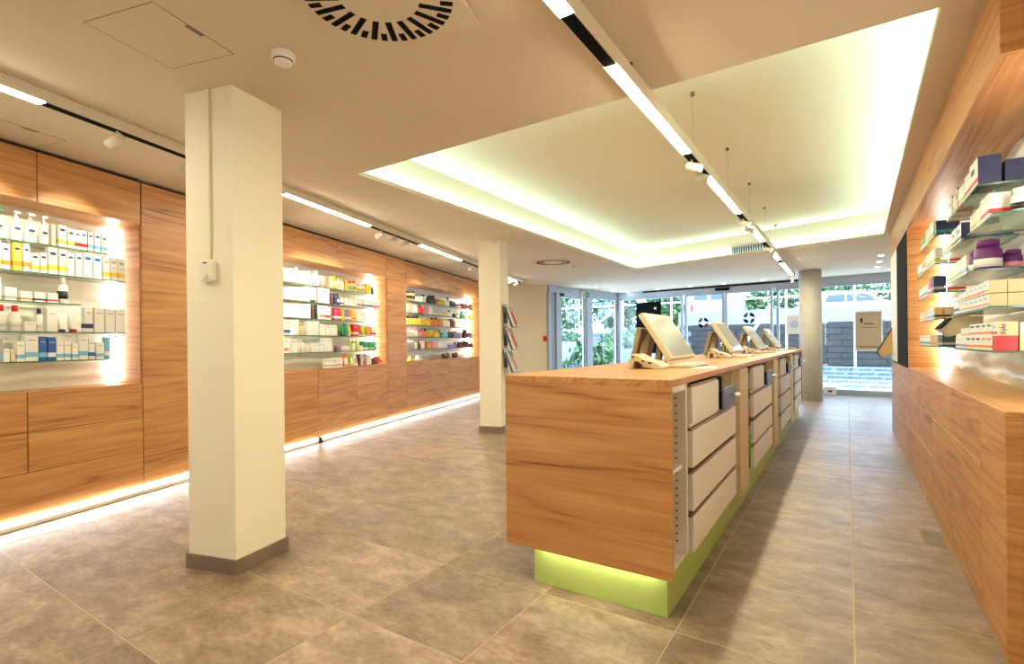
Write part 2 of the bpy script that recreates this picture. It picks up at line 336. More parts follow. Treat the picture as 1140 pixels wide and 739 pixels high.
# ------------------------------------------------------------------ left wall: three display units and panels between
ZB, ZT, T_BACK = .882, 2.158, .30
WZ0 = .066
def wave_panel(name, parent, x0, x1, yb, z0, z1):
    b = MB(); k = b.mi(M_WAVE); nx = max(8, int((x1 - x0) / .06)); nz = int((z1 - z0) / .0125)
    rows = []
    for j in range(nz + 1):
        z = z0 + (z1 - z0) * j / nz; row = []
        for i in range(nx + 1):
            x = x0 + (x1 - x0) * i / nx
            ph = z / .085 * 2 * pi + .9 * math.sin(x * 7.0 + z * 1.5) + .5 * math.sin(x * 17.0 - z * 2.0)
            row.append(b.bm.verts.new((x, yb - .006 - .006 * math.sin(ph), z)))
        rows.append(row)
    for j in range(nz):
        for i in range(nx):
            f = b.bm.faces.new((rows[j][i], rows[j][i + 1], rows[j + 1][i + 1], rows[j + 1][i])); f.material_index = k; f.smooth = True
    me = bpy.data.meshes.new(name); b.bm.to_mesh(me); b.bm.free(); me.materials.append(M_WAVE); return link(name, me, parent)
def glass_shelf(parent, x0, x1, y0, y1, z):
    b = MB(); b.box(x0, x1, y0, y1, z - .008, z, M_SHELF)
    k = b.mi(M_EDGE)
    for f in b.bm.faces:
        f.normal_update()
        if abs(f.normal.z) < .5: f.material_index = k
    return b.build('glass_shelf', parent, label='clear glass shelf with a green edge')
ZS = [1.889, 1.689, 1.488, 1.286, 1.084]
PT = .02
def unit(label, s0, s1, cols, upsplit, shelves, led=M_NICHE):
    o = thing('display_unit', label, 'shelving', tuple(LP + LD * 0), LRZ)
    G = .003
    # back, ledge, soffit, sides
    wave_panel('wavy_back_panel', o, s0 + .0, s1, T_BACK, ZB, ZT)
    piece('ledge', o, s0, s1, PT + .001, T_BACK, ZB - .02, ZB, W_OAK)
    piece('soffit', o, s0, s1, PT + .001, T_BACK, ZT, ZT + .02, W_OAK)
    for x in (s0 - .02, s1):
        piece('side_panel', o, x, x + .02, PT + .001, T_BACK, ZB - .02, ZT + .02, W_OAK, swap=True)
    for x in (s0 + .012, s1 - .045):
        piece('vertical_light_strip', o, x, x + .033, T_BACK - .045, T_BACK - .02, ZB + .015, ZT - .01, led, 0)
    # fronts
    xs = cols
    for a, b in zip(xs, xs[1:]):
        for z0, z1 in ((.352, .612), (.616, ZB)):
            piece('drawer', o, a + G, b - G, 0, PT, z0, z1, W_OAK)
    piece('plinth_panel', o, s0, s1, 0, PT, WZ0, .348, W_OAK)
    for a, b in zip(upsplit, upsplit[1:]): piece('upper_panel', o, a + G, b - G, 0, PT, ZT, CZ - .028, W_OAK)
    for (a, b, k) in shelves: glass_shelf(o, a, b, .05, .255, ZS[k])
    # dark carcass behind the seams
    MB().box(s0, s1, PT + .003, PT + .01, WZ0, ZB - .022, M_DARK).build('lower_carcass', o); MB().box(s0, s1, PT + .003, PT + .01, ZT + .022, CZ, M_DARK).build('upper_carcass', o)
    return o
k_ = SCL
U1 = unit('oak display niche unit nearest the camera with pump bottles and skincare cartons', -1.42, .905, [-1.42, -.645, .133, .908], [-1.42, .199, .905], [(-1.3, .715 * k_, 0), (-1.3, .837 * k_, 1), (-1.3, .505 * k_, 2), (-1.3, .837 * k_, 3), (-1.3, .71 * k_, 4)])
U2 = unit('oak display niche unit in the middle with white and colourful cartons', 2.27, 4.62, [2.27, 3.05, 3.834, 4.62], [2.27, 3.44, 4.62],
          [(2.35, 3.17, 0), (3.35, 4.37, 0), (2.35, 3.37, 1), (3.39, 4.5, 1), (2.35, 3.0, 2), (3.02, 4.16, 2), (2.35, 2.9, 3), (2.92, 4.5, 3), (2.35, 4.38, 4)], M_NICHE2)
U3 = unit('oak display niche unit farthest away with perfume and bath bottles', 5.20, 8.43, [5.20, 6.01, 6.818, 7.624, 8.43], [5.20, 6.8, 8.43],
          [(5.28, 8.22, 0), (5.28, 8.18, 1), (5.28, 7.62, 2), (5.28, 8.18, 3), (5.28, 8.24, 4)], M_NICHE2)
tr = struct('trim_1', tuple(LP), LRZ)
for a, b in ((-3.6, -1.424), (.909, 2.266), (4.624, 5.196), (8.434, L_END)):
    piece('wood_panel', tr, a + .002, b - .002, 0, PT, WZ0, CZ - .028, W_OAK)
MB().box(-3.6, L_END, PT + .05, .34, CZ - .03, CZ - .0, M_DARK).build('shadow_gap', tr)
# light profile along the floor
fl = struct('baseboard_left', tuple(LP), LRZ)
MB().box(-3.6, L_END, .0, .05, 0, WZ0 - .002, M_WHITE).build('kick_board', fl)
joint = Lw(355, 489, 0)[0]
for a, b in ((-3.6, joint - .03), (joint + .03, L_END)):
    piece('light_profile', fl, a, b, -.014, -.001, .032, .063, M_KICK, 0)
    piece('profile_rail', fl, a, b, -.024, -.001, .001, .0315, M_WHITE, .004)
piece('profile_joint', fl, joint - .03, joint + .03, -.034, -.001, .002, .064, M_DARK, .004)

# ------------------------------------------------------------------ right wall unit   (local x = -y world, local y = +x world)
RF = .47
ru = thing('display_unit', 'oak display niche unit on the right with vitamin jars and medicine cartons', 'shelving', (RF, 0, 0), -pi / 2)
def rp(name, y0, y1, t0, t1, z0, z1, m=W_OAK, bevel=.0015, swap=False, par=None, **k): return piece(name, par or ru, -y1, -y0, t0, t1, z0, z1, m, bevel, swap, **k)
RB = .915; RT = 2.20; TB = .29
g_ = .002
rp('stile', 2.515, 2.923, 0, .02, .012, RB - .02)
rp('drawer', 2.927, 3.649, 0, .02, .652, RB - .02); rp('drawer', 3.653, 5.98, 0, .02, .652, RB - .02)
rp('lower_panel', 2.927, 4.43, 0, .02, .012, .648); rp('drawer', 4.434, 5.188, 0, .02, .392, .648); rp('drawer', 5.192, 5.98, 0, .02, .392, .648)
rp('lower_panel', 4.434, 5.98, 0, .02, .012, .388)
rp('far_panel', 5.984, 8.15, 0, .02, .012, RB - .02)
rp('end_panel', 2.499, 2.514, .0, .297, .012, RB - .02, swap=True)
rp('ledge', 2.499, 5.985, -.003, .297, RB - .019, RB)
MB().box(-8.14, -2.53, .024, .03, .01, RB - .02, M_DARK).build('carcass', ru)
rp('floor_strip', 2.51, 8.15, .002, .02, .0, .010, M_ALU, 0)
rp('bulkhead', 2.5405, 8.15, 0, .02, RT, CZ - .004)
rp('bulkhead_end', 2.525, 2.54, .0, .297, RT, CZ - .004, swap=True)
rp('soffit', 2.5405, 6.0, .0205, .297, RT - .001, RT + .018)
rp('niche_end_panel', 5.985, 6.005, .0, .297, RB, RT - .001, swap=True)
wave_panel('wavy_back_panel', ru, -5.985, -2.45, TB, RB, RT)
rp('vertical_light_strip', 5.925, 5.965, TB - .06, TB - .02, RB + .015, RT - .01, M_NICHE, 0)
rp('vertical_light_strip', 2.56, 2.60, TB - .06, TB - .02, RB + .015, RT - .01, M_NICHE, 0)  # added strip out of view, brightens the near part of the wavy panel
rp('white_panel', 7.2, 8.15, .0, .02, RB, RT - .001, M_WHITE)
rp('return_panel', 8.15, 8.165, .0, .3, .0, CZ - .01, M_WHITE, swap=True)
rp('carcass_side', 6.03, 8.14, .2, .297, RB, RT, M_DARK)
RZ = [1.905, 1.71, 1.513, 1.318, 1.123]
RSH = {'A': (3.255, 4.15, 0), 'B': (2.945, 3.5, 1), 'C': (3.60, 4.42, 1), 'D': (3.345, 4.25, 2), 'E': (3.05, 3.98, 3), 'F': (2.91, 3.95, 4),
       'f1': (4.65, 5.57, 0), 'f2': (4.71, 5.82, 1), 'f3': (4.78, 5.76, 2), 'f4': (4.73, 5.72, 3), 'f5': (4.4, 5.72, 4)}
for n, (a, b, k) in RSH.items(): glass_shelf(ru, -b, -a, .05, .265, RZ[k])
ps = thing('wall_screen', 'tall black screen panel at the far end of the right niche', 'screen', (RF, 0, 0), -pi / 2)
MB().box(-7.17, -6.04, -.004, .18, .905, 2.19, mat('black_screen', (24, 21, 19), .9, spec=.1)).build('casing', ps, bevel=.004)
# wedge shaped wall display near the windows
wd = thing('wall_display', 'beige wedge display sticking out at the far end of the right wall', 'display', (RF, 8.0, 0))
M_BEIGE = mat('beige_panel', (214, 180, 126), .5)
MB().prism([(-.001, 1.30), (-.15, 1.01), (-.115, .955), (-.001, .985)], -.02, .12, M_BEIGE).build('body', wd)
MB().prism([(-.001, 1.316), (-.001, 1.302), (-.1505, 1.011), (-.1165, .954), (-.112, .94), (-.167, 1.008)], -.026, .126, M_DARK).build('rim', wd)
hd = thing('shelf_display', 'angled display box with dark front hanging below the fourth right shelf', 'display', (0, 0, 0))
MB().prism([(.525, 1.305), (.66, 1.307), (.66, 1.25), (.52, 1.19), (.472, 1.235)], 3.99, 4.25, M_CREAM).build('housing', hd)
MB().prism([(.519, 1.302), (.466, 1.238), (.470, 1.234), (.523, 1.298)], 3.985, 4.25, M_BLACK).build('screen_face', hd)

# floor outlet
fo = thing('floor_outlet', 'flush brass rimmed floor outlet lid beside the right cabinet', 'floor outlet', (.42, 3.89, 0))
M_BRASS = mat('brass_rim', (176, 138, 88), .5, .4)
b = MB(); b.box(-.065, .05, -.155, -.147, 0, .002, M_BRASS).box(-.065, .05, .147, .155, 0, .002, M_BRASS).box(-.065, -.057, -.147, .147, 0, .002, M_BRASS).box(.042, .05, -.147, .147, 0, .002, M_BRASS); b.build('rim', fo)
MB().box(-.056, .041, -.146, .146, 0, .0012, M_SKIRT).build('lid', fo)

# ------------------------------------------------------------------ counter
XL, X1, Y0, Y1, CT = -1.41, -.60, 2.10, 9.28, 1.02
co = thing('service_counter', 'long oak service counter with white drawers and lime green plinth', 'counter', (0, 0, 0))
piece('end_panel', co, XL, X1, Y0, Y0 + .02, .2, CT - .0305, W_OAK)
piece('worktop', co, XL, X1, Y0, Y1, CT - .03, CT, W_OAK, swap=True)
piece('back_panel', co, XL, XL + .02, Y0 + .0205, Y1, .2, CT - .0305, W_OAK, swap=True)
piece('far_panel', co, XL + .021, X1, Y1 - .02, Y1, .2, CT - .0305, W_OAK)
piece('bottom_board', co, XL + .021, -.625, Y0 + .021, Y1 - .021, .2, .216, M_WHITE, 0)
piece('plinth', co, -1.305, -.65, 2.19, 9.22, .001, .199, M_LIME, 0)
piece('plinth_light', co, -1.27, -.69, 2.135, 2.155, .185, .199, emis('plinth_light', (1, .97, .75), 30.0), 0)
piece('inner_wall', co, -1.0, -.98, Y0 + .021, Y1 - .021, .217, CT - .031, M_WHITE, 0)
M_TAN = mat('tan_laminate', (220, 198, 156), .5)
M_RAIL = mat('brown_rail', (150, 124, 96), .4, .3)
M_HOLE = mat('hole', (60, 52, 40), .8)
# open bay with shelf and peg holes
piece('divider', co, -.979, X1 - .01, 2.365, 2.385, .217, CT - .031, M_WHITE)
piece('shelf', co, -.979, X1 - .03, 2.121, 2.364, .605, .623, M_WHITE)
piece('top_rail', co, -.66, X1 - .012, 2.121, 2.364, CT - .06, CT - .031, M_WHITE)
hb = MB()
for k in range(20):
    for xx in (-.655, -.9):
        hb.box(xx - .004, xx + .004, 2.3635, 2.3645, .27 + k * .034, .277 + k * .034, M_HOLE)
hb.build('peg_holes', co, kind='stuff')
ROWS = [(.217, .372), (.403, .567), (.600, .766), (.800, .965)]
M_SLATEBLUE = mat('blue_grey_front', (92, 106, 132), .4)
M_KNOB = mat('white_knob', (240, 236, 228), .3)
mods = [2.395, 4.205, 6.08, 7.80]; MLEN = [1.09, 1.13, 1.09, 1.15]
M_CRATE = mat('green_crate', (104, 158, 48), .45)
ordn = ['nearest', 'second nearest', 'third nearest', 'farthest']
for k, y in enumerate(mods):
    Lm = MLEN[k]
    for r_, (z0, z1) in enumerate(ROWS):
        ye = y + (Lm if r_ < 3 else Lm * .54)
        dr = piece('drawer', co, X1 - .018, X1 + .008, y + .014, ye - .008, z0, z1, M_WHITE, .002)
        d = MB().box(-.018, .006, -(ye - y - .022) / 2, (ye - y - .022) / 2, (z1 - z0) / 2 + .001, (z1 - z0) / 2 + .012, M_RAIL).build('rail', dr)
        MB().box(-.4, -.014, -(ye - y - .04) / 2, (ye - y - .04) / 2, -(z1 - z0) / 2 + .01, (z1 - z0) / 2 - .03, M_WHITE).build('drawer_box', dr)
    piece('divider', co, -.979, X1 - .012, y + Lm + .0, y + Lm + .02, .217, CT - .031, M_TAN)
    piece('cash_shelf', co, -.979, X1 - .01, y + .02, y + Lm - .001, .781, .797, M_WHITE, 0)
    # cash drawer: loose black box with blue grey front and knob
    cs = thing('cash_box', 'black cash box with blue grey front in the %s counter bay' % ordn[k], 'cash box', (0, 0, 0), 0, 'cash boxes in the counter')
    ya, yb = y + Lm * .545, y + Lm * .83
    MB().box(-.95, X1 + .018, ya, yb, .799, .895, M_BLACK).build('box', cs, bevel=.003)
    MB().box(X1 + .0185, X1 + .031, ya + .006, yb + .03, .799, .915, M_SLATEBLUE).build('front', cs, bevel=.003)
    MB().tube((X1 + .031, yb - .06, .862), (X1 + .055, yb - .06, .862), .008, M_ALU, 10).build('knob_stem', cs)
    MB().lathe([(.004, -.014), (.013, -.010), (.016, 0), (.013, .010), (.004, .014)], M_KNOB, 12, (X1 + .063, yb - .06, .862)).build('knob', cs)
    MB().box(-.75, X1 + .004, ya + .004, ya + .10, .9, .975, M_BLACK).build('cable_box', cs, bevel=.004)
    if k < 3:
        # pilaster and service shaft with a green crate
        q0 = mods[k + 1] - .56; q1 = mods[k + 1] - .225
        piece('pilaster', co, -.979, X1 + .006, q0, q0 + .025, .15, CT - .035, M_TAN)
        piece('pilaster_front', co, X1 - .014, X1 + .006, q0 + .0255, q1, .15, CT - .035, M_TAN)
        piece('shaft_side', co, -.979, X1 - .012, q1 + .004, q1 + .018, .217, CT - .031, W_OAK, 0, True)
        piece('shaft_shelf', co, -.979, X1 - .03, q1 + .019, mods[k + 1] - .005, .6, .616, M_WHITE, 0)
        cr = thing('crate', 'lime green plastic crate standing in the %s counter gap' % ['nearest', 'middle', 'farthest'][k], 'crate', (0, 0, 0), 0, 'green crates in the counter')
        a0, a1 = q1 + .026, mods[k + 1] - .012
        cb = MB(); cb.box(-.95, X1 - .02, a0, a1, .218, .226, M_CRATE).box(-.95, -.94, a0, a1, .226, .46, M_CRATE).box(X1 - .03, X1 - .02, a0, a1, .226, .46, M_CRATE).box(-.94, X1 - .03, a0, a0 + .01, .226, .46, M_CRATE).box(-.94, X1 - .03, a1 - .01, a1, .226, .46, M_CRATE); cb.build('tub', cr)
        MB().box(X1 - .02, X1 - .008, a0 - .006, a1 + .006, .445, .47, M_CRATE).build('rim', cr)
        for q in range(4): piece('rib', cr, X1 - .02, X1 - .012, a0 + .01 + q * (a1 - a0 - .03) / 3, a0 + .02 + q * (a1 - a0 - .03) / 3, .23, .445, M_CRATE, 0)
        piece('rib', cr, X1 - .0195, X1 - .011, a0, a1, .40, .412, M_CRATE, 0)

# ------------------------------------------------------------------ cash terminals on the counter
M_SCREEN = mat('screen_glass', (176, 176, 170), .12, spec=.8)  # light grey base paints in the glare on the terminal screens
M_BACK = mat('screen_back', (158, 138, 112), .45)
def slab_between(name, parent, p00, p10, p11, p01, th, m, inset=None, m2=None):
    """thick slab through four corners; th goes to the back of the front face p00,p10,p11,p01"""
    P = [Vector(p) for p in (p00, p10, p11, p01)]; n = (P[1] - P[0]).cross(P[3] - P[0]).normalized()
    MB().quadbox([p for p in P] + [p - n * th for p in P], m).build(name, parent, bevel=.004)
    if inset:
        c = sum(P, Vector()) / 4
        def ins(p): return p + (c - p) * inset + n * .0015
        q = [ins(p) for p in P]; MB().quadbox([p for p in q] + [p - n * .001 for p in q], m2).build('screen_face' if name == 'screen' else 'display_face', parent)
    return n
ys = [3.06, 5.03, 6.80, 8.55]
for k, y in enumerate(ys):
    o = thing('cash_terminal', 'cream two-screen cash terminal, %s on the counter' % ['first and nearest', 'second from the front', 'third from the front', 'fourth and farthest'][k], 'cash terminal', (-.95, y, CT), 0, 'cash terminals on the counter')
    # base with arch and sockets
    MB().prism([(-.115, 0), (-.10, .078), (-.085, .088), (-.06, .080), (-.02, .055), (.03, .045), (.075, .022), (.085, .010), (.08, 0), (.03, 0), (-.02, .012), (-.055, .040), (-.075, .045), (-.085, .036), (-.09, 0)], -.19, -.03, M_CREAM).build('base', o, bevel=.004)
    hb = MB()
    for hx, hz in ((-.088, .07), (-.028, .046), (.012, .036)): hb.box(hx - .008, hx + .008, -.1955, -.1895, hz - .006, hz + .004, M_DARK)
    hb.build('socket', o)
    MB().bar((-.02, .06, .03), (-.035, .2, .18), .055, .03, M_BACK, (1, 0, 0)).build('arm', o, bevel=.004)
    MB().box(-.06, .02, -.03, .12, .001, .035, M_BACK).build('arm_foot', o, bevel=.006)
    slab_between('screen', o, (.085, .0, .055), (.085, .56, .055), (-.095, .56, .335), (-.095, 0, .335), .034, M_CREAM, .09, M_SCREEN)
    slab_between('customer_display', o, (-.20, .37, .022), (-.20, .05, .022), (-.145, .05, .245), (-.145, .37, .245), .03, M_BACK, .1, M_BLACK)
    MB().bar((-.115, .10, .06), (-.118, .2, .19), .09, .05, M_BACK, (1, 0, 0)).build('display_arm', o, bevel=.004)
    MB().box(-.205, -.196, .047, .053, .03, .045, mat('green_led', (60, 220, 140), .3)).build('status_light', o)
    kb = thing('keyboard', 'flat cream keyboard tray %s' % ['under the nearest cash terminal screen', 'under the second cash terminal screen', 'under the third cash terminal screen', 'under the farthest cash terminal screen'][k], 'keyboard', (-.82, y + .2, CT), 0, 'keyboards on the counter')
    MB().box(-.07, .07, -.2, .2, 0, .018, M_CREAM).build('tray', kb, bevel=.004)
    kk = MB()
    for i in range(5):
        for j in range(12): kk.box(-.06 + i * .024, -.04 + i * .024, -.185 + j * .031, -.160 + j * .031, .018, .022, M_WHITE)
    kk.build('keys', kb, kind='stuff')
    pp_ = thing('paper', 'loose white sheet of paper beside the %s cash terminal' % ordn[k], 'paper', (-.70, y + .05, CT), .2, 'loose sheets on the counter')
    MB().quadbox([(-.07, -.105, .0), (.07, -.105, .004), (.07, .105, .006), (-.07, .105, .0005), (-.07, -.105, .001), (.07, -.105, .005), (.07, .105, .007), (-.07, .105, .0015)], mat('paper', (244, 240, 228), .7)).build('sheet', pp_)
for (u, v, kk, lb) in ((811, 391, 0, 'white cup standing behind the second cash terminal screen'), (862, 387, 1, 'white cup standing behind the farthest cash terminal screen')):
    p = upl(u, v, (-1.0, 0), (0, 1)); o = thing('cup', lb, 'cup', (p.x, min(p.y, 8.95), CT), 0, 'white cups on the counter')
    MB().lathe([(.026, 0), (.034, .002), (.036, .085), (.033, .085), (.031, .006)], M_WHITE, 16).build('body', o)
for i, (u, v) in enumerate(((873, 388.5), (884, 387.3))):
    p = uz(u, v, CT + .01); y = min(p.y, 9.3); o = thing('card_reader', ['cream card reader lying flat near the far counter end', 'last cream card reader at the very far counter end'][i], 'card reader', (-.68, 8.98 + .2 * i, CT), .3, 'card readers on the counter')
    MB().prism([(-.09, 0), (.09, 0), (.09, .015), (0, .03), (-.09, .05)], -.04, .04, M_CREAM).build('body', o, bevel=.004)
    MB().box(-.01, .06, -.025, .025, .026, .031, M_DARK).build('keypad', o)

# ------------------------------------------------------------------ linear luminaires
def spot_head(parent, p, aim, power, rr=.027, ln=.10, cone=42, lensm=None):
    p = Vector(p); d = Vector(aim).normalized(); a = p + d * -.03; b = a + d * ln
    MB().tube(a, b, rr, M_SPOT, 18).build('spot_head', parent)
    MB().tube(b - d * .004, b + d * .0008, rr * .82, lensm or M_LENS, 16).build('spot_lens', parent)
    MB().tube(p + Vector((0, 0, .06)), p, .007, M_SPOT, 8).build('spot_stem', parent)
    if power:
        ld = bpy.data.lights.new('spot_lamp', 'SPOT'); ld.energy = power; ld.color = (1, .90, .66); ld.spot_size = math.radians(cone); ld.spot_blend = .45; ld.shadow_soft_size = .03
        lo = bpy.data.objects.new('spot_lamp', ld); COL.objects.link(lo); lo.location = b + d * .012; lo.rotation_euler = d.to_track_quat('-Z', 'Y').to_euler(); lo.parent = parent
# central pendant (axis along y at x=-.868)
TX = -.868; TZ0, TZ1 = 2.395, 2.47
pt = thing('linear_pendant', 'long white linear pendant light with spots hanging over the counter', 'light')
def ty(u, v): return upl(u, v, (TX, 0), (0, 1)).y
MB().box(TX - .032, TX + .032, .2, 11.25, TZ0 + .004, TZ1, M_SPOT).build('profile', pt)
seg = [(.22, ty(630, 14)), (ty(680, 74), ty(764, 170)), (ty(790, 202), ty(822, 237)), (ty(835, 255), ty(849, 271)), (ty(860, 281), ty(867, 289)), (ty(870, 293), ty(881, 305))]
for a, b in seg: piece('light_strip', pt, TX - .026, TX + .026, a, b, TZ0 - .002, TZ0 + .003, M_STRIP, 0)
for (a0, a1), (b0, b1) in zip(seg, seg[1:]): piece('black_track', pt, TX - .026, TX + .026, a1 + .004, b0 - .004, TZ0 + .0005, TZ0 + .0035, M_BLACK, 0)
for ya in (ty(770, 178), ty(781, 193), ty(827, 243), ty(833.5, 250), ty(853, 275), ty(857, 279)):
    spot_head(pt, (TX, ya, TZ0 - .045), (.85, -.25, -.40), 5)
spot_head(pt, (TX, 11.1, TZ0 - .05), (0, .0, -1), 4)
for i, (xx, yy, zz) in enumerate([(TX, 2.404, CZ)] + [(TX, 3.61 + 1.21 * q, CZ + .341) for q in range(4)] + [(TX, 8.45, CZ + .341), (TX, 10.0, CZ)]):
    MB().tube((xx, yy, TZ1), (xx, yy, zz - .012), .0012, M_ALU, 6).build('wire', pt)
    MB().tube((xx, yy, zz - .022), (xx, yy, zz), .013, mat('bronze_canopy', (120, 96, 62), .4, .6), 12).build('canopy', pt)
# left ceiling track
lt0 = Vector((-3.584 - .0, 1.26, 0)); ld_ = Vector((-5.504 + 3.584, 8.169 - 1.26, 0)).normalized(); lrz = math.atan2(ld_.y, ld_.x)
lt = thing('ceiling_track', 'white surface-mounted ceiling light track along the left wall', 'light', tuple(lt0), lrz)
def ls(u, v):
    n = Vector((-ld_.y, ld_.x, 0)); p = upl(u, v, lt0 + n * .03, ld_); return (p - lt0).dot(ld_)
LZ0 = CZ - .065
MB().box(-2.6, ls(580, 313), .0, .068, LZ0 + .004, CZ, M_SPOT).build('profile', lt)
E0 = ls(580, 313)
lseg = [(-1.5, ls(47, 113)), (ls(316, 215), ls(411, 250)), (ls(468, 272), ls(513, 290)), (ls(562, 307), ls(574, 311)), (E0 - .02, E0 - .01)]
for a, b in lseg[:-1]: piece('light_strip', lt, a, b, .008, .060, LZ0 - .002, LZ0 + .003, M_STRIP, 0)
for (a0, a1), (b0, b1) in zip(lseg, lseg[1:]): piece('black_track', lt, a1 + .004, b0 - .004, .008, .060, LZ0 + .0005, LZ0 + .0035, M_BLACK, 0)
for ss in (ls(130, 148), ls(212, 178), ls(424, 256), ls(439, 262), ls(452, 268), ls(526, 294), ls(574, 313) - .3, ls(576, 313) - .05):
    spot_head(lt, (ss, .028, LZ0 - .045), (-.15, .80, -.42), SPOT)

# ------------------------------------------------------------------ ceiling fittings
def diffuser(c, rz, label):
    o = thing('air_diffuser', label, 'vent', (c[0], c[1], CZ), rz, 'round slotted air diffusers')
    b = MB(); b.box(-.303, .303, -.303, .303, -.012, 0, M_CEIL); b.build('plate', o, bevel=.002)
    n = 20
    sm = MB().box(.155, .285, -.0125, .0125, -.0135, -.012, M_BLACK).mesh('long_slot'); ss = MB().box(.236, .285, -.0125, .0125, -.0135, -.012, M_BLACK).mesh('short_slot')
    for i in range(n):
        link('long_slot', sm, o, (0, 0, 0), 2 * pi * i / n); link('short_slot', ss, o, (0, 0, 0), 2 * pi * (i + .5) / n)
diffuser((-1.499, 1.385), math.radians(14.7), 'square white ceiling air diffuser with round slots above the near column')
diffuser((-4.12, 7.62), math.radians(14.7), 'small distant round-slotted air diffuser beyond the second column')
def smoke(c, label, r=.053):
    o = thing('smoke_detector', label, 'smoke detector', (c[0], c[1], CZ), .4, 'smoke detectors on the ceiling')
    MB().lathe([(r * .95, -.012), (r, -.008), (r, 0)], M_WHITE, 24).build('base', o)
    MB().lathe([(r * .55, -.05), (r * .72, -.045), (r * .78, -.032), (r * .98, -.026), (r * .99, -.013)], M_WHITE, 24).build('head', o)
    MB().lathe([(r * .80, -.036), (r * .80, -.031)], M_BLACK, 24).build('smoke_slot', o)
smoke(uz(315, 60, CZ), 'white smoke detector on the ceiling in front of the near column')
smoke(uz(551, 267, CZ), 'small white smoke detector on the ceiling beside the second column', .06)
smoke(uz(637, 295, CZ), 'farthest white smoke detector beyond the distant round air diffuser', .06)
M_SEAM = mat('seam', (150, 120, 80), .9)
def hatch(c, w_, h_, rz, label):
    o = thing('ceiling_hatch', label, 'ceiling hatch', (c[0], c[1], CZ), rz)
    b = MB()
    for x0, x1, y0, y1 in ((-w_ / 2, w_ / 2, -h_ / 2, -h_ / 2 + .003), (-w_ / 2, w_ / 2, h_ / 2 - .003, h_ / 2), (-w_ / 2, -w_ / 2 + .003, -h_ / 2, h_ / 2), (w_ / 2 - .003, w_ / 2, -h_ / 2, h_ / 2)):
        b.box(x0, x1, y0, y1, -.0012, 0, M_SEAM)
    b.build('seam', o); MB().box(-w_ / 2 + .003, w_ / 2 - .003, -h_ / 2 + .003, h_ / 2 - .003, -.0008, 0, M_CEIL).build('flap', o)
    MB().box(w_ / 2 - .022, w_ / 2 - .002, -.04, .04, -.002, -.0012, mat('latch_grey', (120, 108, 92), .6)).build('latch', o)
hatch((-2.494, 1.063), .388, .388, math.radians(14.7), 'square access hatch in the ceiling left of the near column')
p = uz(31, 165.5, CZ); hatch((p.x + .241, p.y - .139), .388, .388, math.radians(14.7), 'second access hatch in the ceiling beside the wood wall')
DL = [(663.5, 319.5), (682, 322), (699.5, 325), (732, 321.8), (768, 318.5), (806, 315.5), (848.5, 311.5), (981, 284), (979, 291), (977, 297)]
for i, q in enumerate(DL):
    p = uz(q[0], q[1], CZ)
    lb = ('round recessed downlight, %s from the left in the row along the windows' % ['first', 'second', 'third', 'fourth', 'fifth', 'sixth', 'seventh'][i]) if i < 7 else 'round recessed downlight, %s in the short row at the right' % ['nearest', 'middle one', 'farthest'][i - 7]
    o = thing('downlight', lb, 'light', (p.x, p.y, CZ), 0, 'recessed downlights by the windows')
    MB().lathe([(.05, -.004), (.055, 0)], M_SPOT, 20).build('rim', o); MB().lathe([(.04, -.0055), (.04, -.004)], M_DOWN, 18).build('lens', o)

# ------------------------------------------------------------------ glazed facade
def fr_box(name, par, x0, x1, z0, z1, y0=-.035, y1=.035, m=M_FRAME): return piece(name, par, x0, x1, y0, y1, z0, z1, m, .002)
def window(name, o, x0, x1, z0, z1, fw_=.045):
    fr_box('frame', o, x0, x0 + fw_, z0, z1); fr_box('frame', o, x1 - fw_, x1, z0, z1); fr_box('frame', o, x0 + fw_, x1 - fw_, z0, z0 + fw_); fr_box('frame', o, x0 + fw_, x1 - fw_, z1 - fw_, z1)
    piece('pane', o, x0 + fw_ - .005, x1 - fw_ + .005, -.004, .004, z0 + fw_ - .005, z1 - fw_ + .005, M_GLASS, 0)
HZ = 2.36
fs = struct('window_1', tuple(A_), FRZ)
fr_box('header', fs, -.06, 7.2, HZ, CZ, -.06, .06); fr_box('sill', fs, -.06, 7.2, 0, .05, -.05, .05)
fr_box('mullion', fs, -.06, .08, .05, HZ, -.05, .05)
for x0, x1 in ((.08, 1.9), (2.96, 4.02), (4.10, 4.92), (4.94, 7.15)): window('w', fs, x0, x1, .05, HZ, .05)
window('w', fs, 1.95, 2.94, .05, HZ, .06)
piece('black_rail', fs, .83, 4.9, -.085, -.061, CZ - .045, CZ - .012, M_BLACK, 0)
se = thing('door_sensor', 'small black motion sensor above the glass sliding door', 'sensor', tuple(A_ + FD * 2.92 + ZZ * 2.42), FRZ); MB().box(-.16, .16, -.14, -.061, -.03, .03, M_BLACK).build('casing', se, bevel=.008, seg=2)
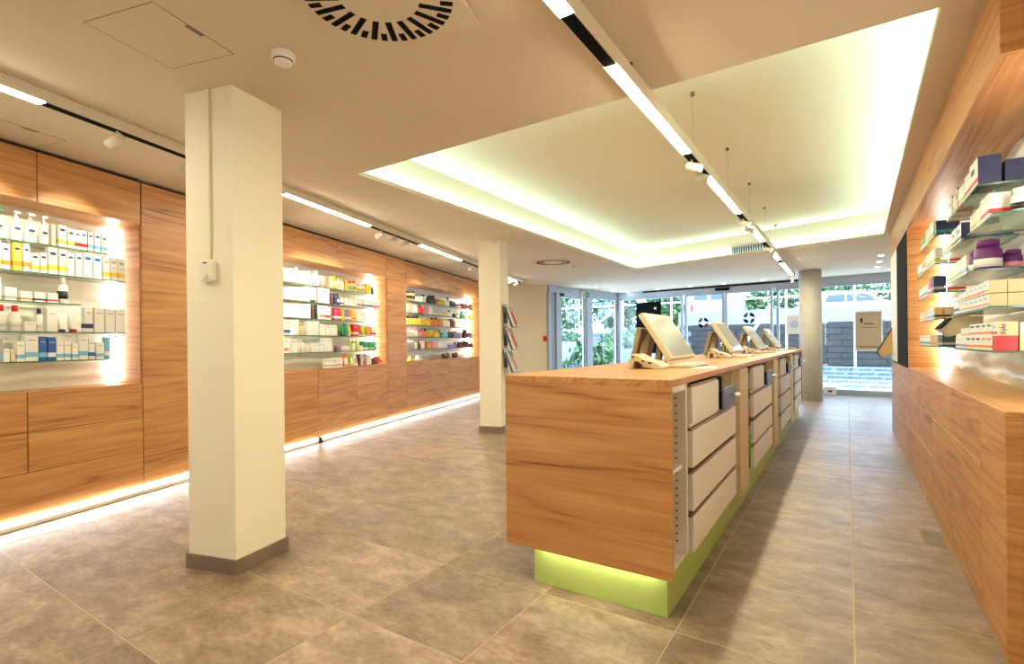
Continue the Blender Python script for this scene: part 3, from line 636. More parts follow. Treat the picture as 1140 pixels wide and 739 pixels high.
# frosted band with mirrored lettering
fb = struct('trim_2', tuple(A_), FRZ)
piece('frosted_film', fb, 4.99, 7.08, -.0075, -.0045, .095, .595, M_FILM, 0)
M_INK = mat('blue_grey_lettering', (24, 40, 84), .6)
def text(name, s, size, parent, mtx, m, ext=.0006, align='LEFT'):
    cu = bpy.data.curves.new(name, 'FONT'); cu.body = s; cu.size = size; cu.extrude = ext; cu.offset = size * .012; cu.align_x = align; cu.resolution_u = 3
    t = bpy.data.objects.new('tmp', cu); COL.objects.link(t); dg = bpy.context.evaluated_depsgraph_get(); me = bpy.data.meshes.new_from_object(t.evaluated_get(dg)); bpy.data.objects.remove(t)
    me.materials.clear(); me.materials.append(m); o = link(name, me, parent); o.matrix_local = mtx; return o
for i, s in enumerate(['Apotheken \u00b7 Einmal in Mutlangen \u00b7 Apotheken', 'apotheke \u00b7 Remsapotheke \u00b7 www.schaal', 'Shop \u00b7 Dreimal in Schw\u00e4bisch Gm\u00fcnd', "Produkte \u00b7 L'Occitane en Provence \u00b7 Kunden", 'Kundenrabatt \u00b7 Kostenloser C']):
    M_ = Matrix.Translation((6.27, -.010, .515 - i * .088)) @ Matrix(((-1, 0, 0, 0), (0, 0, 1, 0), (0, 1, 0, 0), (0, 0, 0, 1)))
    text('lettering', s, .077, fb, M_, M_INK)
# things stuck on / by the glass
def on_facade(s0, s1, z0, z1): return (A_ + FD * ((s0 + s1) / 2)), s1 - s0, z1 - z0
nb = thing('notice_board', 'black poster seen from behind, in the left front window', 'poster', tuple(A_), FRZ)
MB().box(.62, 1.33, -.065, -.045, .85, 2.22, M_BLACK).build('board', nb, bevel=.003); MB().box(1.14, 1.20, -.067, -.065, 2.02, 2.07, M_WHITE).box(1.1, 1.18, -.067, -.065, 1.19, 1.26, M_WHITE).build('sticker', nb)
po = thing('window_poster', 'framed beige notice hanging in the right window', 'poster', tuple(A_), FRZ)
MB().box(5.60, 6.08, -.03, -.015, .93, 1.76, mat('poster_frame', (236, 240, 246), .5)).build('frame', po, bevel=.003)
MB().box(5.625, 6.055, -.033, -.0301, .96, 1.735, mat('poster_paper', (196, 172, 138), .7)).build('sheet', po)
MB().box(5.70, 5.735, -.0345, -.0331, 1.52, 1.61, M_BLACK).box(5.755, 5.93, -.0345, -.0331, 1.48, 1.50, M_DARK).build('print', po)
MB().box(5.67, 6.01, -.0345, -.0331, 1.405, 1.42, mat('print_brown', (150, 118, 84), .7)).box(5.67, 6.01, -.0345, -.0331, .995, 1.03, mat('print_brown', (150, 118, 84), .7)).build('line', po)
b = MB(); b.box(5.67, 6.02, -.0345, -.0331, 1.675, 1.68, MATS['print_brown']).box(6.015, 6.02, -.0345, -.0331, 1.44, 1.675, MATS['print_brown']); b.build('outline', po)
sp = thing('window_sheet', 'small white notice sheet stuck on the window left of the round column', 'poster', tuple(A_), FRZ)
MB().box(4.30, 4.62, -.0065, -.0042, 1.30, 1.72, MATS['paper']).build('sheet', sp)
MB().lathe([(.09, 0), (.09, .002)], mat('pale_violet', (206, 206, 232), .7), 16).build('print', sp, (4.46, -.0067, 1.52)).rotation_euler = (pi / 2, 0, 0)
M_EMB = mat('bronze_emblem', (78, 62, 34), .5)
def emblem(s, z, r, label):
    o = thing('window_emblem', label, 'emblem', tuple(A_ + FD * s + ZZ * z), FRZ, 'round emblems on the sliding door')
    for q in range(4):
        a0 = q * pi / 2 + .12; n = 6; pts = [(r * math.cos(a0 + i * 1.2 / n), r * math.sin(a0 + i * 1.2 / n)) for i in range(n + 1)] + [(r * .45 * math.cos(a0 + 1.35 - i * .9 / n), r * .45 * math.sin(a0 + 1.35 - i * .9 / n)) for i in range(n + 1)]
        MB().prism(pts, -.0075, -.0045, M_EMB if q % 2 else M_BLACK).build('arc', o)
emblem(2.42, 1.62, .135, 'round dark emblem on the left leaf of the glass sliding door'); emblem(3.50, 1.70, .135, 'round bronze emblem on the right leaf of the glass sliding door')
wb = thing('door_stop_box', 'small white box on the floor by the right window', 'box', tuple(A_ + FD * 5.14 - Vector((0, .12, 0))), FRZ)
MB().box(-.11, .11, -.06, .06, 0, .16, M_WHITE).build('casing', wb, bevel=.006); MB().box(-.03, .05, -.062, -.06, .05, .09, M_DARK).build('slot', wb)
# door wall
dw = struct('window_2', tuple(D0), DRZ)
fr_box('header', dw, 0, DLEN - .05, HZ, CZ, -.06, .06); fr_box('post', dw, -.02, .07, 0, HZ, -.06, .06)
piece('infill_panel', dw, .07, .28, -.02, .02, 0, HZ, mat('grey_panel', (150, 158, 168), .5), 0); fr_box('post', dw, .28, .43, 0, HZ, -.055, .055); fr_box('post', dw, 1.56, 1.80, 0, HZ, -.055, .055)
window('w', dw, 1.80, DLEN - .05, .05, HZ, .05)
d1 = struct('door_1', tuple(D0), DRZ)
fr_box('leaf_frame', d1, .44, .52, .02, HZ - .01, -.03, .03); fr_box('leaf_frame', d1, 1.46, 1.55, .02, HZ - .01, -.03, .03); fr_box('leaf_frame', d1, .52, 1.46, .02, .14, -.03, .03); fr_box('leaf_frame', d1, .52, 1.46, HZ - .10, HZ - .01, -.03, .03)
piece('pane', d1, .515, 1.465, -.004, .004, .135, HZ - .095, M_GLASS, 0)
piece('gasket', dw, DLEN - .125, DLEN - .095, -.037, -.0345, .1, HZ - .05, M_BLACK, 0)
piece('gasket', d1, 1.43, 1.46, -.033, -.03, .14, HZ - .10, M_BLACK, 0)
for z in (1.0, 1.08): MB().tube((1.505, -.03, z), (1.505, -.06, z), .022, M_ALU, 12).build('door_handle', d1)
MB().box(.44, .56, -.09, -.031, HZ - .07, HZ + .0, M_DARK).build('door_closer', d1)
ex = thing('exit_sign', 'green and white emergency exit sign above the glass side door', 'sign', tuple(D0 + DD * 1.42 + ZZ * 2.37), DRZ)
M_EXG = emis('exit_green', (.02, .42, .20), .9); M_EXW = emis('exit_white', (.8, 1, .9), 1.0)
MB().box(-.15, .15, -.11, -.075, -.08, .08, M_WHITE).build('housing', ex, bevel=.004)
MB().box(-.01, .145, -.1125, -.1102, -.072, .072, M_EXG).build('green_field', ex); MB().box(-.145, -.01, -.1125, -.1102, -.072, .072, M_EXW).build('white_field', ex)
MB().prism([(.035, -.05), (.10, 0), (.035, .05)], -.1145, -.1127, M_EXW).build('arrow', ex)
b = MB(); b.lathe([(.004, -.012), (.012, 0), (.004, .012)], M_EXG, 10, (-.07, -.114, .045)); b.bar((-.075, -.114, .03), (-.085, -.114, -.01), .02, .003, M_EXG, (0, 1, 0)).bar((-.085, -.114, -.01), (-.055, -.114, -.05), .012, .003, M_EXG, (0, 1, 0)).bar((-.085, -.114, -.01), (-.125, -.114, -.035), .012, .003, M_EXG, (0, 1, 0)).bar((-.077, -.114, .022), (-.04, -.114, .012), .009, .003, M_EXG, (0, 1, 0)); b.build('running_figure', ex)
fa = thing('fire_alarm', 'red fire alarm call point at the edge of the beige end wall', 'fire alarm', (EW1.x - .06, EW1.y - .03, 1.26), math.atan2(ed.y, ed.x))
MB().box(-.045, .045, -.05, 0, -.06, .06, mat('alarm_red', (186, 30, 34), .4)).build('casing', fa, bevel=.006); MB().box(-.025, .025, -.052, -.05, -.03, .02, mat('alarm_red', (186, 30, 34), .4)).build('glass', fa)

# ------------------------------------------------------------------ leaflet holders on the second column
m0 = Vector((-3.817, 5.692, 0)); hd_ = Vector((.964, .267, 0)).normalized(); hrz = math.atan2(hd_.y, hd_.x)
M_STEEL = mat('brushed_steel', (168, 164, 158), .35, .7)
for i, (zt, zb) in enumerate(((1.685, 1.375), (1.385, 1.08), (1.085, .785))):
    o = thing('leaflet_holder', 'grey steel leaflet holder, %s of the three on the second column' % ['top', 'middle', 'bottom'][i], 'leaflet holder', tuple(m0), hrz, 'leaflet holders on the second column')
    MB().bar((.015, 0, zt), (.125, 0, zb), .22, .004, M_STEEL, (1, 0, 0)).build('back_plate', o)
    MB().bar((.12, 0, zb), (.195, 0, zb + .006), .22, .006, M_STEEL, (0, 0, 1)).build('ledge', o)
    MB().box(.001, .03, -.03, .03, zb + .06, zb + .2, mat('dark_steel', (70, 72, 84), .4, .5)).build('bracket', o)
    l = thing('leaflet', 'printed leaflets in the %s holder on the second column' % ['top', 'middle', 'bottom'][i], 'leaflet', tuple(m0), hrz, 'leaflets in the holders')
    dx = .03
    MB().bar((.025 + dx, 0, zt - .02), (.125 + dx, 0, zb + .012), .19, .02, mat('leaflet_white', (222, 218, 210), .6), (1, 0, 0)).build('sheets', l)
    c_ = [(200, 64, 50), (206, 70, 60), (214, 150, 160)][i]
    MB().bar((.062 + dx + .012, -.02, zt - .10), (.125 + dx + .010, .02, zb + .035), .07, .003, mat('leaflet_red%d' % i, c_, .6), (1, 0, 0)).build('picture', l)
    MB().bar((.03 + dx + .012, 0, zt - .03), (.06 + dx + .011, 0, zt - .095), .15, .003, mat('leaflet_grey', (168, 170, 178), .6), (1, 0, 0)).build('title', l)

# ------------------------------------------------------------------ products
PAL = dict(white=(244, 242, 236), cream=(232, 218, 190), yellow=(240, 204, 66), orange=(232, 138, 44), navy=(34, 42, 92), red=(206, 36, 40), green=(46, 146, 70), lime=(176, 204, 72), teal=(34, 140, 130), blue=(40, 96, 178), sky=(120, 192, 226),
           purple=(104, 34, 110), violet=(150, 130, 200), pink=(232, 150, 170), brown=(98, 58, 38), black=(28, 26, 30), amber=(206, 140, 40), gold=(206, 170, 70), grey=(176, 172, 166), peach=(240, 186, 150), mauve=(150, 100, 120), tan=(214, 182, 132), maroon=(104, 26, 34), darkgreen=(22, 62, 50), rose=(214, 60, 110))
def pm(c): return mat('pack_' + c, PAL[c], .42)
def cn(c): return {'darkgreen': 'dark green', 'sky': 'light blue'}.get(c, c)
PM = {}
def q5(x): return max(.004, round(x / .004) * .004)
def part_mesh(key, fn, bevel=0):
    if key not in PM: PM[key] = fn(MB()).mesh(key[0], bevel)
    return PM[key]
def product(kind, w, d, h, c1, c2=None, c3=None):
    """returns (name, category, description, root mesh, [(part name, mesh)]); origin at the bottom centre, front at -y"""
    w, d, h = q5(w), q5(d), q5(h); P = []; f = -d / 2 - .0004
    if kind == 'box':
        m = part_mesh(('carton', w, d, h, c1), lambda b: b.box(-w / 2, w / 2, -d / 2, d / 2, 0, h, pm(c1)), .0012)
        if c2: P.append(('printed_band', part_mesh(('printed_band', w, d, h, c2), lambda b: b.box(-w / 2 - .0004, w / 2 + .0004, f, d / 2 - .001, h * .16, h * .34, pm(c2)))))
        if c3:
            P.append(('printed_oval', part_mesh(('printed_oval', w, d, h, c3), lambda b: b.prism([(w * .36 * math.cos(i * pi / 8), h * .78 + min(w * .2, h * .1) * math.sin(i * pi / 8)) for i in range(16)], f - .0006, -d / 2 + .001, pm(c3)))))
            P.append(('printed_line', part_mesh(('printed_line', w, d, h, 'gr'), lambda b: b.box(-w * .3, w * .25, f - .0003, -d / 2 + .001, h * .52, h * .545, pm('grey')))))
        else: P.append(('printed_line', part_mesh(('printed_lines', w, d, h), lambda b: b.box(-w * .32, w * .32, f - .0003, -d / 2 + .001, h * .76, h * .80, pm('grey')))))
        return 'carton', 'box', cn(c1) + ' carton' + (' with %s band' % cn(c2) if c2 else ''), m, P
    if kind == 'box2':
        m = part_mesh(('carton', w, d, h, c1), lambda b: b.box(-w / 2, w / 2, -d / 2, d / 2, 0, h, pm(c1)), .0012)
        P.append(('printed_front', part_mesh(('printed_front', w, d, h, c2), lambda b: b.box(-w / 2 + .001, w / 2 - .001, f, -d / 2 + .001, .001, h - .001, pm(c2)))))
        if c3: P.append(('printed_band', part_mesh(('printed_band2', w, d, h, c3), lambda b: b.box(-w / 2 + .001, w / 2 - .001, f - .0006, -d / 2 + .001, h * .14, h * .3, pm(c3)))))
        P.append(('printed_mark', part_mesh(('printed_mark', w, d, h, c1), lambda b: b.box(-w * .3, w * .1, f - .0006, -d / 2 + .001, h * .55, h * .75, pm('sky' if c1 == 'tan' else c1)))))
        return 'carton', 'box', cn(c1) + ' carton with ' + cn(c2) + ' front', m, P
    r = min(w, d * 1.3) / 2; sy = min(1, d / w)
    if kind == 'pump':
        r = w / 2
        m = part_mesh(('pump_bottle', w, h, c1), lambda b: b.lathe([(r * .92, 0), (r, .004), (r, h * .42), (r * .9, h * .52), (r * .62, h * .62), (r * .3, h * .68), (r * .28, h * .74)], pm(c1), 18, sy=.62))
        P.append(('pump_head', part_mesh(('pump_head', w, h, c2), lambda b: b.lathe([(r * .34, h * .74), (r * .34, h * .83), (r * .12, h * .84), (r * .12, h * .92)], pm(c2), 10).box(-r * .25, r * .75, -.006, .006, h * .92, h * .99, pm(c2)))))
        P.append(('label', part_mesh(('label', w, h, 'p'), lambda b: b.prism([(r * .55 * math.cos(i * pi / 8), h * .40 + h * .055 * math.sin(i * pi / 8)) for i in range(16)], -r * .645, -r * .5, pm('navy')))))
        P.append(('label_band', part_mesh(('label_band', w, h, 'p'), lambda b: b.box(-r * .55, r * .55, -r * .635, -r * .5, h * .27, h * .31, pm('lime')))))
        return 'pump_bottle', 'bottle', cn(c1) + ' pump bottle', m, P
    if kind == 'bottle':
        m = part_mesh(('bottle', w, d, h, c1), lambda b: b.lathe([(w * .46, 0), (w * .5, .003), (w * .5, h * .6), (w * .42, h * .70), (w * .22, h * .76)], pm(c1), 14, sy=sy))
        P.append(('cap', part_mesh(('cap', w, d, h, c2), lambda b: b.lathe([(w * .26, h * .76), (w * .26, h * .98), (w * .2, h)], pm(c2), 12, sy=sy))))
        if c3: P.append(('label', part_mesh(('label', w, d, h, c3), lambda b: b.lathe([(w * .505, h * .18), (w * .505, h * .48)], pm(c3), 14, sy=sy))))
        return 'bottle', 'bottle', cn(c1) + ' bottle with ' + cn(c2) + ' cap', m, P
    if kind == 'flask':
        m = part_mesh(('perfume_flask', w, d, h, c1), lambda b: b.box(-w / 2, w / 2, -d / 2, d / 2, 0, h * .66, pm(c1)), .003)
        P.append(('cap', part_mesh(('flask_cap', w, d, h, c2), lambda b: b.tube((0, 0, h * .66), (0, 0, h), w * .24, pm(c2), 10))))
        return 'perfume_flask', 'flask', cn(c1) + ' square flask with ' + cn(c2) + ' cap', m, P
    if kind == 'tube':
        m = part_mesh(('tube', w, d, h, c1), lambda b: b.quadbox([(-w * .4, -d * .4, h * .16), (w * .4, -d * .4, h * .16), (w * .4, d * .4, h * .16), (-w * .4, d * .4, h * .16), (-w / 2, -.003, h), (w / 2, -.003, h), (w / 2, .003, h), (-w / 2, .003, h)], pm(c1)), .001)
        P.append(('cap', part_mesh(('tube_cap', w, d, h, c2), lambda b: b.lathe([(w * .38, 0), (w * .38, h * .16)], pm(c2), 12, sy=min(1, d / w)))))
        return 'tube', 'tube', cn(c1) + ' tube on ' + cn(c2) + ' cap', m, P
    if kind == 'jar':
        m = part_mesh(('jar', w, h, c1), lambda b: b.lathe([(w * .46, 0), (w * .5, .006), (w * .5, h * .62), (w * .42, h * .72), (w * .36, h * .75)], pm(c1), 20))
        P.append(('lid', part_mesh(('lid', w, h, c2), lambda b: b.lathe([(w * .40, h * .75), (w * .41, h * .97), (w * .37, h)], pm(c2), 20))))
        if c3: P.append(('label', part_mesh(('jar_label', w, h, c3), lambda b: b.lathe([(w * .504, h * .08), (w * .504, h * .36)], pm(c3), 20))))
        return 'jar', 'jar', cn(c1) + ' jar with ' + cn(c2) + ' lid', m, P
    if kind == 'pouch':
        m = part_mesh(('pouch', w, d, h, c1), lambda b: b.quadbox([(-w / 2, -d / 2, 0), (w / 2, -d / 2, 0), (w / 2, d / 2, 0), (-w / 2, d / 2, 0), (-w * .47, -.004, h), (w * .47, -.004, h), (w * .47, .004, h), (-w * .47, .004, h)], pm(c1)), .002)
        P.append(('printed_patch', part_mesh(('printed_patch', w, d, h, c2), lambda b: b.quadbox([(-w * .3, -d * .43, h * .2), (w * .3, -d * .43, h * .2), (w * .3, -d * .3, h * .2), (-w * .3, -d * .3, h * .2), (-w * .3, -d * .24, h * .66), (w * .3, -d * .24, h * .66), (w * .3, -d * .1, h * .66), (-w * .3, -d * .1, h * .66)], pm(c2)))))
        return 'pouch', 'pouch', cn(c1) + ' pouch with ' + cn(c2) + ' print', m, P
    if kind == 'tray':
        m = part_mesh(('display_tray', w, d, h, c1), lambda b: b.box(-w / 2, w / 2, -d / 2, d / 2, 0, h, pm(c1)), .001)
        return 'display_tray', 'tray', 'low dark display tray', m, P
    if kind == 'duck':
        m = part_mesh(('bath_duck', w, h, c1), lambda b: b.lathe([(w * .3, 0), (w * .48, h * .15), (w * .42, h * .42), (w * .16, h * .54), (w * .26, h * .7), (w * .22, h * .92), (w * .06, h)], pm(c1), 12))
        P.append(('beak', part_mesh(('beak', w, h, c2), lambda b: b.lathe([(w * .1, h * .68), (w * .1, h * .74)], pm(c2), 8, (0, -w * .26, 0)))))
        return 'bath_duck', 'toy', cn(c1) + ' toy duck', m, P
    if kind == 'basket':
        m = part_mesh(('gift_basket', w, d, h, c1), lambda b: b.lathe([(w * .34, 0), (w * .5, h * .5), (w * .5, h * .56)], pm(c1), 14, sy=min(1, d / w)))
        for q in range(4): P.append(('contents', part_mesh(('contents', w, h, c2, q), lambda b: b.lathe([(w * .09, h * .5), (w * .1, h * (.8 + .05 * q)), (w * .04, h * (.86 + .05 * q))], pm(c2 if q % 2 else 'black'), 8, (w * (-.28 + .19 * q), 0, 0)))))
        return 'gift_basket', 'basket', cn(c1) + ' gift basket', m, P
ORD = ['first', 'second', 'third', 'fourth', 'fifth', 'sixth', 'seventh', 'eighth', 'ninth', 'tenth', 'eleventh', 'twelfth', 'thirteenth', 'fourteenth', 'fifteenth', 'sixteenth', 'seventeenth', 'eighteenth', 'nineteenth', 'twentieth', 'twenty-first', 'twenty-second', 'twenty-third', 'twenty-fourth', 'twenty-fifth', 'twenty-sixth', 'twenty-seventh', 'twenty-eighth', 'twenty-ninth', 'thirtieth']
SHN = ['top', 'second', 'third', 'fourth', 'fifth']
def put(pr, label, group, loc, rz):
    name, cat, desc, me, parts = pr
    o = link(name, me, None, loc, rz, label, cat, group)
    for n, pmh in parts: link(n, pmh, o)
    return o
def left_row(where, k, spec):
    z = ZS[k] if k < 5 else ZB; sh = (SHN[k] + ' shelf') if k < 5 else 'wooden ledge'
    T0 = .062
    items = []
    for ln_ in spec.strip().split('\n'):
        a = ln_.split(); u0, u1, vt, kind = float(a[0]), float(a[1]), float(a[2]), a[3]; cs = [None if c == '-' else c for c in a[4:]]
        rep = 1
        if '*' in kind: kind, rep = kind.split('*'); rep = int(rep)
        for r_ in range(rep): items.append((u0 + (u1 - u0) * r_ / rep, u0 + (u1 - u0) * (r_ + 1) / rep, vt, kind, cs))
    for i, (u0, u1, vt, kind, cs) in enumerate(items):
        s0, s1 = Lw(u0, 380, T0)[0], Lw(u1, 380, T0)[0]; zt = Lw((u0 + u1) / 2, vt, T0)[1]; w_ = (s1 - s0) * .95; h_ = min(max(.02, zt - z), (ZS[k - 1] - z - .016) if 0 < k < 5 else .35)
        d_ = {'box': min(.07, max(.035, w_ * .7)), 'tray': .08}.get(kind, min(w_, .07))
        pr = product(kind, w_, d_, h_, *cs)
        p = Lpt((s0 + s1) / 2, T0 + d_ / 2 + .002 * (i % 3), z + .0005)
        put(pr, '%s, %s from left, %s of %s left niche' % (pr[2], ORD[i], sh, where), 'products on the %s, %s left niche' % (sh, where), tuple(p), LRZ)
N1 = ['''-6 10 231 pump white green
15.5 30 234.5 pump white white
31.5 46 237 pump white white
47 58.5 240.5 pump white white
59 63.5 250 box cream
66.5 76 250.8 box white lime navy
76.5 84.3 255 box white lime navy
84.7 91.3 256.5 box white red blue
91.7 98.5 257 box white red blue
99 105.4 258.5 box white sky navy
106.6 113.4 259.5 box white sky navy
114.4 121 262 box white sky blue''', '''-6 2.6 264 box white yellow
3.4 12.6 271 box white orange navy
15.6 26 269 box yellow amber navy
26.8 34.5 269.5 box white orange navy
36 45 281.3 box white yellow navy
46 54 281.5 box white yellow navy
54.5 65.5 273 box white yellow navy
67 75.6 278 box white yellow navy
76.3 84.2 281 box white - blue
84.8 93.3 281.5 box white - blue
93.8 104.2 281 box white - blue
104.8 114.8 282.5 box white - blue
115.6 123.4 286 box white yellow grey
124.2 132 287 box white yellow grey
132.7 140.5 288.5 box white yellow grey''', '''-6 2 308 box white
6 20 320 box white grey
24 37 324 box white amber
39 52 325 box white navy
53.5 66 326.5 box white red
68 80 307.5 bottle white white black''', '''-3 11.5 339 bottle white red white
13.5 27 340 bottle white red white
28 41 358 box white
41.6 50.4 343 bottle white navy white
53 65.5 343.5 box white
67.5 77 352 tube white navy
79 90 350 tube white red
94.5 104.4 339 box white navy
105.6 117 339.5 box white
118.2 128.2 340.5 box white
128.8 140 341 box white''', '''-3 3.5 376 box grey sky
4 11 388 box white
12.3 17.5 389 box cream
18.5 27.8 379.5 box white sky
28.3 43.2 370 box white sky
43.8 52.8 374.5 box blue sky
53.4 62.5 375.5 box blue white
63.2 71.2 380 box white sky
72 79.6 380 box white sky
80.2 87.6 382 box white sky
88 98.6 372 box white sky
99.2 106 376.5 box white blue
107 116 381 box white sky
117 123 375 box sky white''']
for k, s in enumerate(N1): left_row('near', k, s)
N2 = ['''316 328 299 box*3 white
328 330.8 297 bottle white grey
331 334 297 bottle white white
334.5 345 302 box*3 white
345.2 349.2 301 bottle white white
350 356.6 301.5 bottle*2 white white
367.4 372 308 box peach
372.6 376.8 306.8 bottle yellow yellow white
377 380.8 308.8 bottle white yellow yellow
381 384.4 309.5 bottle white yellow white
384.8 387.8 312 box yellow
388 398.5 312.5 bottle*3 white orange lime
399 408 316 bottle*3 white cream yellow
408.4 414 316 box*2 yellow
414.4 417.8 317.5 bottle blue white''', '''315.8 346 320 box*6 white
346.6 354 321 tube*2 white brown
354.6 367.5 320.5 box*3 white
368.8 372 327 box brown
372.4 376 327 box navy
376.4 379.4 326.5 bottle navy navy white
379.8 383.4 331 box white navy
384 398 331.5 box*4 white
398.4 404.4 332.5 box*2 white red
405 415 333.5 box*4 white blue
415.4 423 335 box*3 white rose''', '''318 336 338 box*4 white
336.3 346.5 338.5 box*2 white
348 350.4 339.5 box brown
351.6 353.8 339.5 box darkgreen
354.4 357.6 340 box white lime
358 361.2 340.5 box white orange
361.6 364.8 341 box white rose
365.2 368.6 342 box white red
372.6 376.2 343 box rose white
376.6 380.6 343.5 box red white
381 384.4 344 box lime yellow
384.8 388 345 box violet white
388.4 391.6 344.5 box orange white
392 396.4 346 box*2 yellow orange
397 408 347.5 box*3 white''', '''316 324 356 box*2 white blue
327 333.4 356.5 box white
334 341 359 bottle*3 cream tan
341.4 355 358 box*4 white
356.4 362.4 361 box white
363.4 376 362 box*3 white
376.8 380.4 361.5 bottle green darkgreen brown
380.8 384.4 361.5 tube green darkgreen
384.8 388.6 360 tube teal teal
389.2 392.8 361.2 tube yellow white
393.2 399.4 361 box red white
399.8 403.4 361.5 tube red white
404 408.4 362 tube lime white
409 413.6 362.5 tube orange white
414.2 419 363 box white red''', '''316 321.4 376.5 box white orange
324 331.6 377 box white
332.2 334.8 376 bottle white white
335.2 340.4 377.5 bottle white white
341 346.4 382 bottle white white
347 355 382 box*2 white
355.4 361 381 box white
361.4 370 376.2 box white
375.6 380.2 385.2 box mauve
380.5 389.4 385.4 box*3 white violet
390 393.4 377.8 bottle lime white
393.6 396.8 379 bottle white lime
397 399.4 378.8 bottle lime yellow
399.8 404.4 384.5 box white orange
404.8 410.8 380 box green white
411.2 416.6 380 box green lime
417 419.4 380.5 box sky blue''', '''361.4 374 399.5 box*4 white grey grey
374.4 381.6 398.4 box white grey
383 389 394 pouch orange white
390.2 394.2 394 pouch lime white
394.6 398.6 394 pouch white orange
399.2 401.4 394.5 box navy
401.7 404.2 394.5 box yellow
404.5 407.2 394.5 box violet maroon
408 413.8 394 box cream
415 418.6 398 box maroon
418.8 422 397 box red
422.3 426.6 397 pouch lime rose''']
for k, s in enumerate(N2): left_row('middle', k, s)
N3 = ['''454 463.5 323.5 bottle*4 peach black darkgreen
464 468 328 bottle white darkgreen
470.6 475.4 327.6 bottle*2 white black
478 486 329 bottle*4 darkgreen black
487 493 333.3 flask amber amber
493.4 496.4 334 box lime
497 499.6 335 bottle white white
500 501.8 331.5 bottle white navy
502 507.4 335.3 box navy
508 514 338.5 box*2 purple white
515.8 521 338 box*2 maroon
521.4 527 339 bottle*3 brown black''', '''454.6 460 338.2 box*2 peach
460.6 466 339 bottle*2 white white
468.6 472.2 339.5 bottle red black
472.8 478 339.5 box*2 pink
478.4 482 340.5 box white
483 500 347.5 bottle*6 cream gold
500.4 504 345.5 bottle white maroon
506.4 508.4 349 bottle navy navy
510 512.4 349 bottle white brown
514.4 518 346.4 bottle teal black
519.4 521.8 347.8 bottle white black
522.4 526.4 350 flask yellow white''', '''454 468 350.5 flask*4 yellow black
470 480 353.5 bottle*4 yellow cream
481 485 353.5 bottle orange black
485.3 488.6 353.5 bottle orange black
489 493.4 354.8 box orange
494 502 354.8 bottle*3 white gold
502.5 506 355 box brown
507 515 357.5 box*2 white''', '''454 466.4 364.6 bottle*4 white pink
467 472 367 bottle*2 pink red
473.4 477 365.8 bottle orange black
478 483.6 367.5 bottle*2 gold cream
484 489.4 367.5 flask*2 yellow gold
489.8 492.4 367.6 bottle green green
493 499 367.4 flask*2 sky white
500 505.6 369 bottle*2 black black
506 509.6 368.5 flask violet gold
510 514.4 369.2 bottle*2 violet white
517.4 521.4 367 flask maroon black
522 526.4 370.3 flask violet brown''', '''454 462.6 378.4 bottle*3 grey white
463 466 379 bottle white gold
467 469 378.8 bottle brown brown
469.8 473 379.8 box white
473.5 475.8 379 bottle red red
476.3 480.8 379.8 flask*2 gold amber
481.6 487.2 379 box*2 pink
488 493.4 380 box*2 white
494 498 381 box white
499 506.4 382 flask*3 violet white
506.8 509.6 381 bottle violet navy
511 516.4 381 flask*2 maroon brown
517 523 380 flask*2 maroon black
523.6 528 382 bottle black black''', '''456.4 461 396.6 duck yellow orange
464 470 395.6 duck white green
493 503 393 basket brown tan
504.4 511 392.6 basket brown mauve
512 517.4 394.6 pouch white peach''']
for k, s in enumerate(N3): left_row('far', k, s)
# right niche rows: y0 y1 x0 z h kind colours (depth) ; rows stand at the front edge of each shelf
RNAME = {'A': 'near top shelf', 'B': 'near second shelf', 'C': 'middle second shelf', 'D': 'near third shelf', 'E': 'near fourth shelf', 'F': 'near fifth shelf', 'f1': 'far top shelf', 'f2': 'far second shelf', 'f3': 'far third shelf', 'f4': 'far fourth shelf', 'f5': 'far fifth shelf'}
def right_row(key, spec):
    k = RSH[key][2]; cnt = {}
    rows = []
    for ln_ in spec.strip().split('\n'):
        a = ln_.split(); y0, y1, x0, x1, zo, h_ = map(float, a[:6]); kind = a[6]; cs = [None if c == '-' else c for c in a[7:]]; rep = 1
        if '*' in kind: kind, rep = kind.split('*'); rep = int(rep)
        tier = 'front' if x0 < .56 else 'back'
        tier = ('upper ' if zo > .01 else '') + tier
        for r_ in range(rep): rows.append((tier, y0 + (y1 - y0) * r_ / rep, y0 + (y1 - y0) * (r_ + 1) / rep, x0, x1, zo, h_, kind, cs))
    rows.sort(key=lambda r: (r[0], r[1], r[3]))
    for (tier, y0, y1, x0, x1, zo, h_, kind, cs) in rows:
        i = cnt.get(tier, 0); cnt[tier] = i + 1
        pr = product(kind, (y1 - y0) * .97, (x1 - x0) * .97, h_, *cs)
        o = put(pr, '%s, %s in %s row, %s, right niche' % (pr[2], ORD[i], tier, RNAME[key]), 'products on the %s, right niche' % RNAME[key], ((x0 + x1) / 2, (y0 + y1) / 2, RZ[k] + .0005 + zo), -pi / 2)
right_row('A', '''3.27 3.47 .526 .612 0 .138 box2 navy white red
3.29 3.49 .625 .71 0 .108 box navy
3.48 3.60 .526 .60 0 .118 box white red
3.62 3.72 .526 .60 0 .10 box white lime
3.73 3.80 .526 .60 0 .105 box white pink
3.82 3.88 .526 .62 0 .125 box2 navy cream
3.89 3.98 .526 .60 0 .10 box cream grey
4.00 4.10 .526 .62 0 .115 box2 navy white''')
right_row('B', '''2.965 3.035 .585 .655 0 .10 jar white white black
2.97 3.03 .665 .71 0 .085 box white red
3.05 3.22 .526 .60 0 .105 box white red
3.23 3.33 .526 .60 0 .085 box white lime
3.34 3.47 .526 .60 0 .08 box cream orange''')
